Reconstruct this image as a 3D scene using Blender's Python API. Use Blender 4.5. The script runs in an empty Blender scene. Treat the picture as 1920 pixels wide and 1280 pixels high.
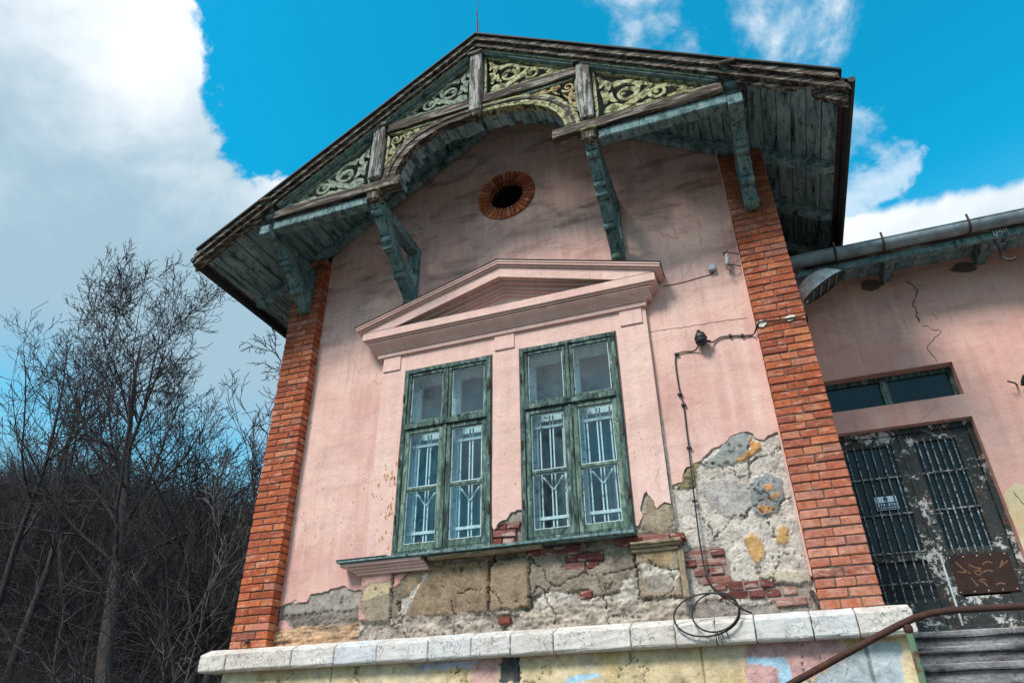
import bpy, bmesh, math, random
import numpy as np
from mathutils import Vector, Matrix, noise
R = math.radians
sc = bpy.context.scene
col = sc.collection
rnd = random.Random(7)

# ---------------------------------------------------------------- camera
YAW, PIT, ROL = 0.34495238, 0.53527578, -0.01358266
f_ = Vector((-math.sin(YAW)*math.cos(PIT), math.cos(YAW)*math.cos(PIT), math.sin(PIT)))
r_ = Vector((math.cos(YAW), math.sin(YAW), 0)); u_ = r_.cross(f_)
r2 = math.cos(ROL)*r_ + math.sin(ROL)*u_; u2 = -math.sin(ROL)*r_ + math.cos(ROL)*u_
cd = bpy.data.cameras.new('camera'); cam = bpy.data.objects.new('camera', cd); col.objects.link(cam)
m3 = Matrix((r2, u2, -f_)).transposed()
cam.matrix_world = Matrix.Translation((0, -6.0, 1.6)) @ m3.to_4x4()
cd.sensor_width = 36; cd.lens = 1287.6/1920*36; cd.clip_start = .05; cd.clip_end = 2000
sc.camera = cam

# ---------------------------------------------------------------- sun, sky, exposure
SUN = Vector((-.30, -.72, .86)).normalized()
el = math.asin(SUN.z); az = math.atan2(SUN.x, SUN.y)
ld = bpy.data.lights.new('sun', 'SUN'); ld.energy = 2.5; ld.angle = R(16); ld.color = (1, .955, .89)
lo = bpy.data.objects.new('sun', ld); col.objects.link(lo); lo.rotation_euler = SUN.to_track_quat('Z', 'Y').to_euler(); lo.location = (-10, -20, 30)
sc.view_settings.view_transform = 'Standard'; sc.view_settings.look = 'None'
sc.view_settings.gamma = 1; sc.view_settings.exposure = .84; sc.view_settings.use_curve_mapping = False
w = bpy.data.worlds.new('World'); sc.world = w; w.use_nodes = True
nt = w.node_tree; nt.nodes.clear()
def wn(t, **k):
    n = nt.nodes.new(t)
    for a, b in k.items(): setattr(n, a, b)
    return n
L = nt.links.new
def wm(op, a, b=None, c=None):
    n = wn('ShaderNodeMath', operation=op)
    for i, v in enumerate((a, b, c)):
        if v is None: continue
        if isinstance(v, (int, float)): n.inputs[i].default_value = v
        else: L(v, n.inputs[i])
    return n.outputs[0]
tc = wn('ShaderNodeTexCoord').outputs['Generated']
def wdot(v):
    n = wn('ShaderNodeVectorMath', operation='DOT_PRODUCT'); L(tc, n.inputs[0]); n.inputs[1].default_value = v; return n.outputs['Value']
def wnoise(scale, det=8, ro=.55, dist=0., off=(0, 0, 0), sq=(1, 1, 1)):
    mp = wn('ShaderNodeMapping'); L(tc, mp.inputs[0]); mp.inputs['Location'].default_value = off; mp.inputs['Scale'].default_value = sq
    n = wn('ShaderNodeTexNoise'); L(mp.outputs[0], n.inputs['Vector']); n.inputs['Scale'].default_value = scale
    n.inputs['Detail'].default_value = det; n.inputs['Roughness'].default_value = ro; n.inputs['Distortion'].default_value = dist
    return n.outputs['Fac']
def wstep(v, a, b):
    n = wn('ShaderNodeMapRange', interpolation_type='SMOOTHSTEP'); L(v, n.inputs[0]); n.inputs[1].default_value = a; n.inputs[2].default_value = b; return n.outputs[0]
sky = wn('ShaderNodeTexSky', sky_type='NISHITA'); sky.sun_disc = False; sky.sun_elevation = el; sky.sun_rotation = az
sky.altitude = 400; sky.air_density = 1.0; sky.dust_density = .4; sky.ozone_density = 2.0
n1 = wnoise(3.2, 7, .56, .35); n2 = wnoise(7., 6, .6, .2, (3, 1, 2)); n3 = wnoise(2.0, 4, .5, .3, (1.3, 4.2, .7))
nc = wm('SUBTRACT', n1, .5); nd = wm('SUBTRACT', n2, .5)
def cr(a, b):
    v = Vector(a).cross(Vector(b)).normalized(); return v
def ball(c, r0, r1, amp=.12, amp2=.05):
    v = wdot(Vector(c).normalized()); v = wm('ADD', v, wm('MULTIPLY', nc, amp)); v = wm('ADD', v, wm('MULTIPLY', nd, amp2))
    return wstep(v, math.cos(R(r0)), math.cos(R(r1)))
# big cloud west of a line, cloud bank low in the east, wisps between, broken clouds behind the viewer
nw = cr((-.53, .338, .777), (-.511, .634, .581))
if nw.x > 0: nw = -nw
big = wstep(wm('ADD', wdot(nw), wm('ADD', wm('MULTIPLY', nc, .30), wm('MULTIPLY', nd, .20))), .0, .022)
big = wm('MULTIPLY', big, wstep(wm('ADD', wdot((0, 0, 1)), wm('MULTIPLY', nc, .25)), .24, .46))
ne = cr((.171, .80, .575), (.357, .751, .555))
if ne.z > 0: ne = -ne
east = wstep(wm('ADD', wdot(ne), wm('ADD', wm('MULTIPLY', nc, .07), wm('MULTIPLY', nd, .08))), -.012, .006)
east = wm('MULTIPLY', east, wstep(wdot((1, 0, 0)), .02, .16))
wisp = wm('MULTIPLY', ball((.045, .597, .80), 9.5, 3.5, .05, .03), wstep(wm('ADD', n2, wm('MULTIPLY', nc, .8)), .47, .78))
wisp2 = wm('MULTIPLY', wm('MULTIPLY', ball((.205, .74, .640), 3.3, 1.0, .02, .02), wstep(n2, .42, .66)), .6)
low = wm('MULTIPLY', ball((-.629, .641, .43), 9, 3, .06, .03), .75)
back = wm('MULTIPLY', wstep(wdot((0, -1, .15)), -.25, .15), wstep(n3, .40, .58))
hi = wm('MULTIPLY', wstep(n3, .60, .72), wstep(wdot((0, 0, 1)), .88, .95))
haze_ = wm('MULTIPLY', wstep(wdot((0, 0, 1)), .62, .15), .85)
mask = big
for o in (east, wisp, wisp2, low, back, hi, haze_): mask = wm('MAXIMUM', mask, o)
# cloud brightness: lit tops, greyer and bluer bodies, painted by sky direction and noise
body = wstep(wm('ADD', wdot((.25, -.1, .95)), wm('ADD', wm('MULTIPLY', nc, .7), wm('MULTIPLY', nd, .35))), .26, .60)
cm = wn('ShaderNodeMix', data_type='RGBA'); L(body, cm.inputs[0])
cm.inputs[6].default_value = (1.9, 2.8, 3.4, 1); cm.inputs[7].default_value = (5.0, 5.25, 5.5, 1)
tint = wn('ShaderNodeMix', data_type='RGBA', blend_type='MULTIPLY'); tint.inputs[0].default_value = 1
L(sky.outputs[0], tint.inputs[6]); tint.inputs[7].default_value = (.04, 1.42, 1.40, 1)
mx = wn('ShaderNodeMix', data_type='RGBA'); L(mask, mx.inputs[0]); L(tint.outputs[2], mx.inputs[6]); L(cm.outputs[2], mx.inputs[7])
bg = wn('ShaderNodeBackground'); bg.inputs[1].default_value = .115; L(mx.outputs[2], bg.inputs[0])
wo = wn('ShaderNodeOutputWorld'); L(bg.outputs[0], wo.inputs[0])

# ---------------------------------------------------------------- material helper
class G:
    def __init__(s, name):
        s.m = bpy.data.materials.new(name); s.m.use_nodes = True; s.nt = s.m.node_tree
        s.b = s.nt.nodes['Principled BSDF']; s.l = s.nt.links.new; s.co = None
    def n(s, t, ins=None, **k):
        n = s.nt.nodes.new(t)
        for a, b in k.items(): setattr(n, a, b)
        for a, v in (ins or {}).items():
            i = n.inputs[a]
            if hasattr(v, 'is_linked') or isinstance(v, bpy.types.NodeSocket): s.l(v, i)
            else: i.default_value = v
        return n
    def obj(s): return s.n('ShaderNodeTexCoord').outputs['Object']
    def map(s, scale=(1, 1, 1), rot=(0, 0, 0), src=None):
        return s.n('ShaderNodeMapping', {'Vector': src or s.obj(), 'Scale': scale, 'Rotation': rot}).outputs[0]
    def noise(s, scale, det=5, ro=.6, vec=None, dist=0.):
        return s.n('ShaderNodeTexNoise', {'Vector': vec or s.obj(), 'Scale': scale, 'Detail': det, 'Roughness': ro, 'Distortion': dist}).outputs['Fac']
    def vor(s, scale, vec=None, feature='DISTANCE_TO_EDGE'):
        return s.n('ShaderNodeTexVoronoi', {'Vector': vec or s.obj(), 'Scale': scale}, feature=feature).outputs['Distance']
    def ramp(s, fac, st):
        n = s.n('ShaderNodeValToRGB', {'Fac': fac}); e = n.color_ramp.elements
        while len(e) < len(st): e.new(.5)
        for i, (p, c) in enumerate(st):
            e[i].position = p; e[i].color = (*c, 1) if isinstance(c, tuple) else (c, c, c, 1)
        return n.outputs[0]
    def mix(s, fac, a, b, bt='MIX'):
        n = s.n('ShaderNodeMix', data_type='RGBA', blend_type=bt)
        for i, v in ((0, fac), (6, a), (7, b)):
            if isinstance(v, bpy.types.NodeSocket): s.l(v, n.inputs[i])
            elif i == 0: n.inputs[0].default_value = v
            else: n.inputs[i].default_value = (*v, 1)
        return n.outputs[2]
    def math(s, op, a, b):
        return s.n('ShaderNodeMath', {0: a, 1: b}, operation=op).outputs[0]
    def bump(s, h, st=.5, d=.01, prev=None):
        i = {'Height': h, 'Strength': st, 'Distance': d}
        if prev: i['Normal'] = prev
        return s.n('ShaderNodeBump', i).outputs[0]
    def done(s, colr, rough=.85, nor=None, metal=0., spec=.3):
        if isinstance(colr, tuple): s.b.inputs['Base Color'].default_value = (*colr, 1)
        else: s.l(colr, s.b.inputs['Base Color'])
        if isinstance(rough, (int, float)): s.b.inputs['Roughness'].default_value = rough
        else: s.l(rough, s.b.inputs['Roughness'])
        if nor: s.l(nor, s.b.inputs['Normal'])
        s.b.inputs['Metallic'].default_value = metal; s.b.inputs['Specular IOR Level'].default_value = spec
        return s.m

def plaster(name, a, b, stain, top=None):
    g = G(name)
    c = g.mix(g.ramp(g.noise(1.3, 6, .62), [(.38, 0.), (.60, 1.)]), a, b)
    c = g.mix(g.ramp(g.noise(5, 6, .6, g.map((3.2, 1, .35))), [(.48, 0.), (.72, .6)]), c, tuple(x*.84 for x in a))
    c = g.mix(g.ramp(g.noise(2.6, 5, .6, g.map((3., 1, .22))), [(.52, 0.), (.75, .6)]), c, tuple(min(.8, x*1.18) for x in b))
    # grimy smears
    sm = g.math('MULTIPLY', g.ramp(g.noise(2.1, 8, .66, g.map((.8, 1, 2.4), (0, .35, 0)), .5), [(.49, 0.), (.66, 1.)]), top(g) if top else .35)
    c = g.mix(sm, c, stain)
    # small chips showing ochre
    ch = g.ramp(g.noise(9, 5, .6, None, .4), [(.69, 0.), (.705, 1.)])
    c = g.mix(ch, c, (.50, .26, .13))
    # hairline scratches and cracks
    ck = g.ramp(g.vor(1.1, g.n('ShaderNodeVectorMath', {0: g.obj(), 1: g.n('ShaderNodeTexNoise', {'Scale': 3., 'Detail': 6}).outputs['Color']}, operation='ADD').outputs[0]), [(0., 1.), (.006, 0.)])
    c = g.mix(g.math('MULTIPLY', ck, g.ramp(g.noise(1.7, 3), [(.5, 0.), (.62, .7)])), c, tuple(x*.45 for x in a))
    fine = g.noise(38, 6, .7); mid = g.noise(6, 5, .6)
    nor = g.bump(fine, .35, .006, g.bump(mid, .5, .03))
    c = g.mix(g.ramp(fine, [(.3, .35), (.6, 0.)]), c, tuple(x*.72 for x in a))
    return g.done(c, .9, nor)
def ztop(z0, z1, lo=.25, hi=.95):
    def f(g):
        z = g.n('ShaderNodeSeparateXYZ', {0: g.obj()}).outputs[2]
        return g.n('ShaderNodeMapRange', {0: z, 1: z0, 2: z1, 3: lo, 4: hi}).outputs[0]
    return f
M = {}
PINK = (.61, .345, .30)
M['pink'] = plaster('pink_plaster', PINK, (.73, .475, .41), (.24, .14, .12), ztop(5.5, 7.0, .20, .95))
M['pinkclean'] = plaster('pink_moulding', (.68, .42, .37), (.74, .50, .44), (.42, .29, .23), None)
M['pinkwing'] = plaster('pink_wing_plaster', (.62, .33, .28), (.67, .41, .35), (.32, .19, .155), ztop(4.6, 6.2, .2, .65))

def vcol(name, bumpd=.012, dark=.55):
    g = G(name); c = g.n('ShaderNodeVertexColor', layer_name='Col').outputs[0]
    f = g.noise(45, 8, .75); m = g.noise(11, 7, .65, None, .3)
    c = g.mix(1., c, g.ramp(m, [(.28, .58), (.5, 1.), (.75, 1.22)]), 'MULTIPLY')
    c = g.mix(1., c, g.ramp(f, [(.32, dark), (.52, 1.), (.75, 1.15)]), 'MULTIPLY')
    return g.done(c, .92, g.bump(f, .8, bumpd, g.bump(m, .6, .03)))
M['damaged'] = vcol('damaged_render')
M['plinth'] = vcol('plinth_render', .006, .8)

def brickmat(name, stops, pale, palestr=1.):
    g = G(name); oi = g.n('ShaderNodeObjectInfo')
    c = g.ramp(oi.outputs['Random'], stops)
    off = g.n('ShaderNodeVectorMath', {0: g.obj(), 1: g.n('ShaderNodeCombineXYZ', {0: g.math('MULTIPLY', oi.outputs['Random'], 31.), 1: g.math('MULTIPLY', oi.outputs['Random'], 77.)}).outputs[0]}, operation='ADD').outputs[0]
    mp = g.map((7, 7, 22), (0, .5, 0), off)
    s = g.ramp(g.noise(.9, 5, .6, mp, .6), [(.54, 0.), (.62, .8*palestr)])
    c = g.mix(s, c, pale)
    loc = g.n('ShaderNodeSeparateXYZ', {0: oi.outputs['Location']})
    wet = g.math('MULTIPLY', g.n('ShaderNodeMapRange', {0: loc.outputs[2], 1: 4.3, 2: 2.5, 3: 0., 4: 1.}).outputs[0], g.math('GREATER_THAN', loc.outputs[0], 0.))
    c = g.mix(g.math('MULTIPLY', g.ramp(g.noise(5, 6, .7, off), [(.36, .15), (.62, 1.)]), g.math('MULTIPLY', wet, .6)), c, (.56, .34, .28))
    darkening = g.math('MULTIPLY', g.ramp(g.noise(4, 5, .7), [(.42, 0.), (.62, .6)]), g.n('ShaderNodeMapRange', {0: loc.outputs[2], 1: 3.2, 2: 7.0, 3: .35, 4: 1.}).outputs[0])  # dark red blotches, stronger towards the top of the pilaster
    c = g.mix(darkening, c, (.10, .035, .025))
    d = g.noise(26, 6, .7, off); c = g.mix(1., c, g.ramp(d, [(.3, .55), (.52, 1.), (.8, 1.25)]), 'MULTIPLY')
    return g.done(c, .88, g.bump(d, .6, .006))
M['brick'] = brickmat('orange_brick', [(0, (.30, .062, .026)), (.15, (.48, .115, .040)), (.3, (.36, .075, .032)), (.42, (.56, .15, .05)), (.55, (.42, .092, .038)), (.68, (.60, .20, .085)), (.8, (.50, .19, .13)), (.9, (.24, .06, .035)), (1, (.46, .10, .04))], (.60, .27, .175))
M['brickold'] = brickmat('old_red_brick', [(0, (.10, .028, .024)), (.3, (.19, .048, .034)), (.6, (.15, .045, .04)), (.8, (.30, .14, .115)), (1, (.22, .06, .042))], (.48, .36, .32), 1.)
g = G('mortar'); f = g.noise(30, 6, .7); M['mortar'] = g.done(g.ramp(f, [(.3, (.06, .045, .038)), (.7, (.17, .13, .11))]), .95, g.bump(f, .6, .01))

g = G('white_ledge_stone')
oi = g.n('ShaderNodeObjectInfo').outputs['Random']
off = g.n('ShaderNodeVectorMath', {0: g.obj(), 1: g.n('ShaderNodeCombineXYZ', {0: g.math('MULTIPLY', oi, 31.), 1: g.math('MULTIPLY', oi, 77.)}).outputs[0]}, operation='ADD').outputs[0]
f = g.noise(30, 8, .75, off); m = g.noise(5, 7, .7, off, .6)
c = g.mix(g.ramp(m, [(.38, 0.), (.66, 1.)]), (.66, .63, .60), (.46, .40, .36))
c = g.mix(g.ramp(g.noise(9, 6, .7, off, .9), [(.54, 0.), (.66, .75)]), c, (.22, .21, .22))
c = g.mix(.42, c, g.ramp(oi, [(0, (.60, .52, .44)), (.35, (.66, .62, .58)), (.6, (.52, .58, .66)), (.85, (.62, .60, .58)), (1, (.50, .44, .38))]))
wv = g.n('ShaderNodeVectorMath', {0: off, 1: g.n('ShaderNodeTexNoise', {'Vector': off, 'Scale': 5., 'Detail': 6}).outputs['Color']}, operation='ADD').outputs[0]
ck = g.vor(5.5, wv); ckm = g.math('MULTIPLY', g.ramp(ck, [(0., 1.), (.03, 0.)]), g.ramp(g.noise(3, 3, .5, off), [(.42, 0.), (.5, 1.)]))
c = g.mix(ckm, c, (.08, .065, .06))
M['ledge'] = g.done(c, .85, g.bump(ckm, -.6, .01, g.bump(f, .7, .008, g.bump(m, .6, .02))))

def wood(name, stops, scale=(2, 6, 6), rot=(0, 0, 0), rough=.8, sc_=3., grain=.9, bd=.008, black=.5):
    g = G(name); ri = g.n('ShaderNodeObjectInfo').outputs['Random']
    src = g.n('ShaderNodeVectorMath', {0: g.obj(), 1: g.n('ShaderNodeCombineXYZ', {0: g.math('MULTIPLY', ri, 17.), 1: g.math('MULTIPLY', ri, 41.), 2: g.math('MULTIPLY', ri, 9.)}).outputs[0]}, operation='ADD').outputs[0]
    v = g.map(scale, rot, src)
    n1 = g.noise(sc_, 8, .68, v, .5); c = g.ramp(n1, stops)
    gr = g.noise(9, 7, .7, g.map(tuple(x*(1 if x == min(scale) else 3.5) for x in scale), rot, src), .3)
    c = g.mix(1., c, g.ramp(gr, [(.33, 1-black), (.5, .95), (.7, 1.35)]), 'MULTIPLY')
    sp = g.noise(13, 7, .75, src); c = g.mix(g.ramp(sp, [(.55, 0.), (.65, .85)]), c, (.014, .014, .015))
    return g.done(c, rough, g.bump(gr, grain, bd, g.bump(n1, .5, bd*2)))
BK = (.018, .016, .015)
teal = [(.32, (.012, .017, .02)), (.41, (.08, .15, .16)), (.52, (.16, .25, .255)), (.63, (.22, .30, .295)), (.74, (.36, .41, .40))]
tealdark = [(.34, (.012, .018, .022)), (.42, (.12, .19, .21)), (.52, (.24, .35, .37)), (.70, (.42, .50, .51))]
weath = [(.36, BK), (.46, (.05, .032, .022)), (.53, (.12, .085, .058)), (.60, (.34, .32, .29)), (.68, (.13, .12, .08)), (.76, (.30, .33, .22)), (.85, (.45, .43, .38))]
lime = [(.36, BK), (.44, (.13, .13, .06)), (.51, (.34, .32, .14)), (.58, (.50, .47, .30)), (.68, (.20, .30, .24)), (.82, (.55, .52, .42))]
AR = math.atan(.643)
M['teal'] = wood('teal_painted_wood', teal, (6, 3, 2))
M['tealy'] = wood('teal_soffit_board', tealdark, (6, .9, 6), sc_=2.2, bd=.004)
M['weathx'] = wood('weathered_beam_wood', weath, (.8, 7, 7))
M['weathz'] = wood('weathered_post_wood', weath, (7, 7, .8))
M['weathL'] = wood('weathered_left_verge', weath, (.5, 7, 9), (0, AR, 0), black=.7)
M['weathR'] = wood('weathered_right_verge', weath, (.5, 7, 9), (0, -AR, 0), black=.7)
M['weathpost'] = wood('weathered_pale_post_wood', [(.34, BK), (.43, (.07, .055, .045)), (.50, (.22, .20, .18)), (.56, (.46, .45, .44)), (.66, (.16, .14, .12)), (.76, (.5, .5, .5))], (7, 7, .8), black=.65)
M['lime'] = wood('lime_green_peeling_wood', lime, (4, 4, 4), black=.6)
M['limedull'] = wood('grey_green_peeling_wood', [(.28, BK), (.42, (.12, .14, .10)), (.52, (.22, .28, .22)), (.62, (.36, .38, .24)), (.8, (.46, .46, .38))], (5, 5, 5), black=.6)
M['green'] = wood('green_window_paint', [(.36, (.010, .014, .013)), (.43, (.035, .062, .056)), (.52, (.075, .125, .11)), (.60, (.14, .21, .185)), (.68, (.32, .36, .33))], (6, 6, 1.6), bd=.004, black=.65)
M['greenlt'] = wood('pale_green_window_paint', [(.34, (.014, .02, .018)), (.43, (.07, .12, .10)), (.53, (.14, .21, .165)), (.62, (.23, .30, .24)), (.72, (.42, .44, .40))], (6, 6, 1.6), bd=.004, black=.6)
M['palebl'] = wood('pale_blue_inner_paint', [(.2, (.45, .55, .58)), (.45, (.62, .73, .76)), (.8, (.76, .82, .83))], (3, 3, 1.5), black=.15)
M['grille'] = wood('white_grille_paint', [(.3, (.30, .24, .20)), (.4, (.72, .74, .74)), (.8, (.82, .84, .85))], (8, 8, 8), black=.1)

def simple(name, c, rough=.6, metal=0., var=.35, scale=14, bd=.003, spec=.4):
    g = G(name); f = g.noise(scale, 7, .7)
    cc = g.mix(g.ramp(f, [(.35, 0.), (.7, 1.)]), tuple(x*(1-var) for x in c), tuple(min(1, x*(1+var)) for x in c))
    return g.done(cc, rough, g.bump(f, .4, bd), metal, spec)
M['rubber'] = simple('black_rubber', (.012, .012, .014), .5)
M['black'] = simple('black_painted_metal', (.02, .022, .024), .45)
M['tin'] = simple('dark_tin', (.022, .024, .026), .75, 0, .4)
M['zinc'] = simple('zinc_gutter', (.22, .27, .30), .5, .3, .4, 6)
M['galv'] = simple('galvanised_lamp_shell', (.68, .69, .68), .5, .3, .4, 10)
M['iron'] = simple('rusty_thin_iron', (.07, .035, .025), .8)
M['box'] = simple('grey_plastic_box', (.33, .38, .42), .5, 0, .15)
M['porc'] = simple('grimy_porcelain', (.45, .42, .38), .35, 0, .6, 30)
M['darkening'] = simple('oculus_shade_black', (.010, .008, .008), .95)  # black colour stands in for the shade inside the oculus
M['roof'] = simple('roof_covering', (.10, .06, .05), .9, 0, .4)
M['dark'] = simple('unlit_room_dark', (.02, .03, .035), .9)  # near-black colour stands in for the lack of light indoors
M['blind'] = simple('blue_grey_blind', (.15, .25, .28), .8, 0, .2, 2)
M['curtain'] = simple('dark_curtain_cloth', (.06, .10, .115), .9, 0, .3, 5)
M['white'] = simple('white_paper', (.55, .72, .80), .7, 0, .05)
M['ink'] = simple('dark_blue_print', (.02, .05, .12), .7, 0, .1)
M['brown_stain'] = simple('orange_brown_scrawl', (.19, .09, .05), .7, 0, .5, 40)
g = G('rusty_rail'); f = g.noise(22, 8, .75); m = g.noise(6, 6, .65)
M['rust'] = g.done(g.mix(g.ramp(m, [(.40, 0.), (.55, 1.)]), g.ramp(f, [(.3, (.015, .009, .008)), (.5, (.06, .02, .012)), (.7, (.17, .07, .038))]), (.05, .025, .02)), .85, g.bump(f, 1., .004))
g = G('flaking_green_post'); f = g.noise(22, 8, .75); m = g.noise(8, 6, .65)
M['greenpost'] = g.done(g.mix(g.ramp(m, [(.48, 0.), (.55, 1.)]), (.12, .19, .12), g.ramp(f, [(.3, (.03, .015, .012)), (.7, (.20, .08, .04))])), .8, g.bump(f, 1., .004))
g = G('flaking_door_paint'); f = g.noise(22, 9, .8, None, .4); m = g.noise(4.5, 6, .7, None, .5)
fl = g.ramp(g.math('ADD', g.math('MULTIPLY', f, .5), g.math('MULTIPLY', m, .55)), [(.562, 0.), (.575, 1.)])
c = g.mix(g.ramp(f, [(.3, 0.), (.7, 1.)]), (.012, .015, .015), (.05, .058, .055))
c = g.mix(g.ramp(g.noise(9, 6, .7), [(.55, 0.), (.62, .8)]), c, (.10, .045, .03))
c = g.mix(fl, c, (.50, .49, .47)); M['doorpaint'] = g.done(c, .7, g.bump(fl, .6, .004))
g = G('rusty_sheet'); f = g.noise(7, 8, .75)
M['rustsheet'] = g.done(g.ramp(f, [(.3, (.012, .007, .006)), (.55, (.035, .014, .010)), (.75, (.075, .028, .017))]), .75, g.bump(f, .4, .003))
g = G('old_concrete_step'); f = g.noise(34, 8, .75); m = g.noise(3.5, 8, .7, g.map((.9, 1.3, 2.2)), .4)
c = g.ramp(m, [(.34, (.035, .033, .036)), (.44, (.16, .155, .16)), (.58, (.30, .29, .295)), (.72, (.44, .43, .43))])
c = g.mix(1., c, g.ramp(f, [(.3, .5), (.55, 1.), (.8, 1.2)]), 'MULTIPLY'); M['step'] = g.done(c, .9, g.bump(f, .8, .01, g.bump(m, .8, .03)))
g = G('window_glass'); o = g.nt.nodes['Material Output']; g.nt.nodes.remove(g.b)
wob = g.bump(g.noise(2.2, 3, .5), .06, .05)
gl = g.n('ShaderNodeBsdfGlossy', {'Color': (.9, .96, 1, 1), 'Roughness': .03, 'Normal': wob}); tr = g.n('ShaderNodeBsdfTransparent', {'Color': (.90, .97, .98, 1)})
fr = g.math('MULTIPLY', g.n('ShaderNodeFresnel', {'IOR': 1.55}).outputs[0], g.math('SUBTRACT', 1., g.n('ShaderNodeNewGeometry').outputs['Backfacing']))
dirt = g.n('ShaderNodeBsdfDiffuse', {'Color': (.35, .38, .38, 1)})
a = g.n('ShaderNodeMixShader', {0: g.math('ADD', g.math('MULTIPLY', fr, 1.35), .015), 1: tr.outputs[0], 2: gl.outputs[0]})
b = g.n('ShaderNodeMixShader', {0: g.math('MULTIPLY', g.ramp(g.noise(6, 6, .7), [(.5, .0), (.8, .10)]), .5), 1: a.outputs[0], 2: dirt.outputs[0]})
g.l(b.outputs[0], o.inputs[0]); M['glass'] = g.m
g = G('dark_reflecting_glass'); M['darkglass'] = g.done((.008, .02, .026), .12, g.bump(g.noise(2, 3), .08, .05), 0, .22)
def bark(name, c0, c1):
    g = G(name); f = g.noise(5, 6, .7, g.map((3, 3, 1))); return g.done(g.ramp(f, [(.3, c0), (.7, c1)]), .95, g.bump(f, .8, .02))
M['bark'] = bark('dark_bark', (.016, .013, .014), (.060, .050, .050))
M['barkfar'] = bark('far_bark', (.014, .011, .012), (.058, .046, .048))
M['barkbrush'] = bark('brush_bark', (.014, .011, .012), (.070, .056, .058))
M['barkpale'] = bark('pale_twig_bark', (.06, .052, .048), (.22, .19, .17))
M['barkgrey'] = bark('grey_brown_bark', (.012, .010, .011), (.05, .042, .042))
g = G('leaf_litter_slope'); f = g.noise(.9, 9, .75); m = g.noise(.22, 6, .6, None, .6); s = g.noise(3.5, 8, .8)
c = g.mix(g.ramp(s, [(.3, 0.), (.7, 1.)]), (.018, .013, .016), (.075, .058, .060))
c = g.mix(g.ramp(g.math('ADD', g.math('MULTIPLY', f, .6), g.math('MULTIPLY', m, .5)), [(.56, 0.), (.59, 1.)]), c, (.60, .66, .78))
M['slope'] = g.done(c, .95, g.bump(s, 1., .2))
g = G('gravel_ground'); f = g.noise(12, 8, .75); m = g.noise(.6, 6, .6)
M['ground'] = g.done(g.mix(g.ramp(m, [(.4, 0.), (.65, 1.)]), g.ramp(f, [(.3, (.06, .05, .045)), (.7, (.22, .20, .18))]), (.07, .075, .045)), .95, g.bump(f, .8, .03))

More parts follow.
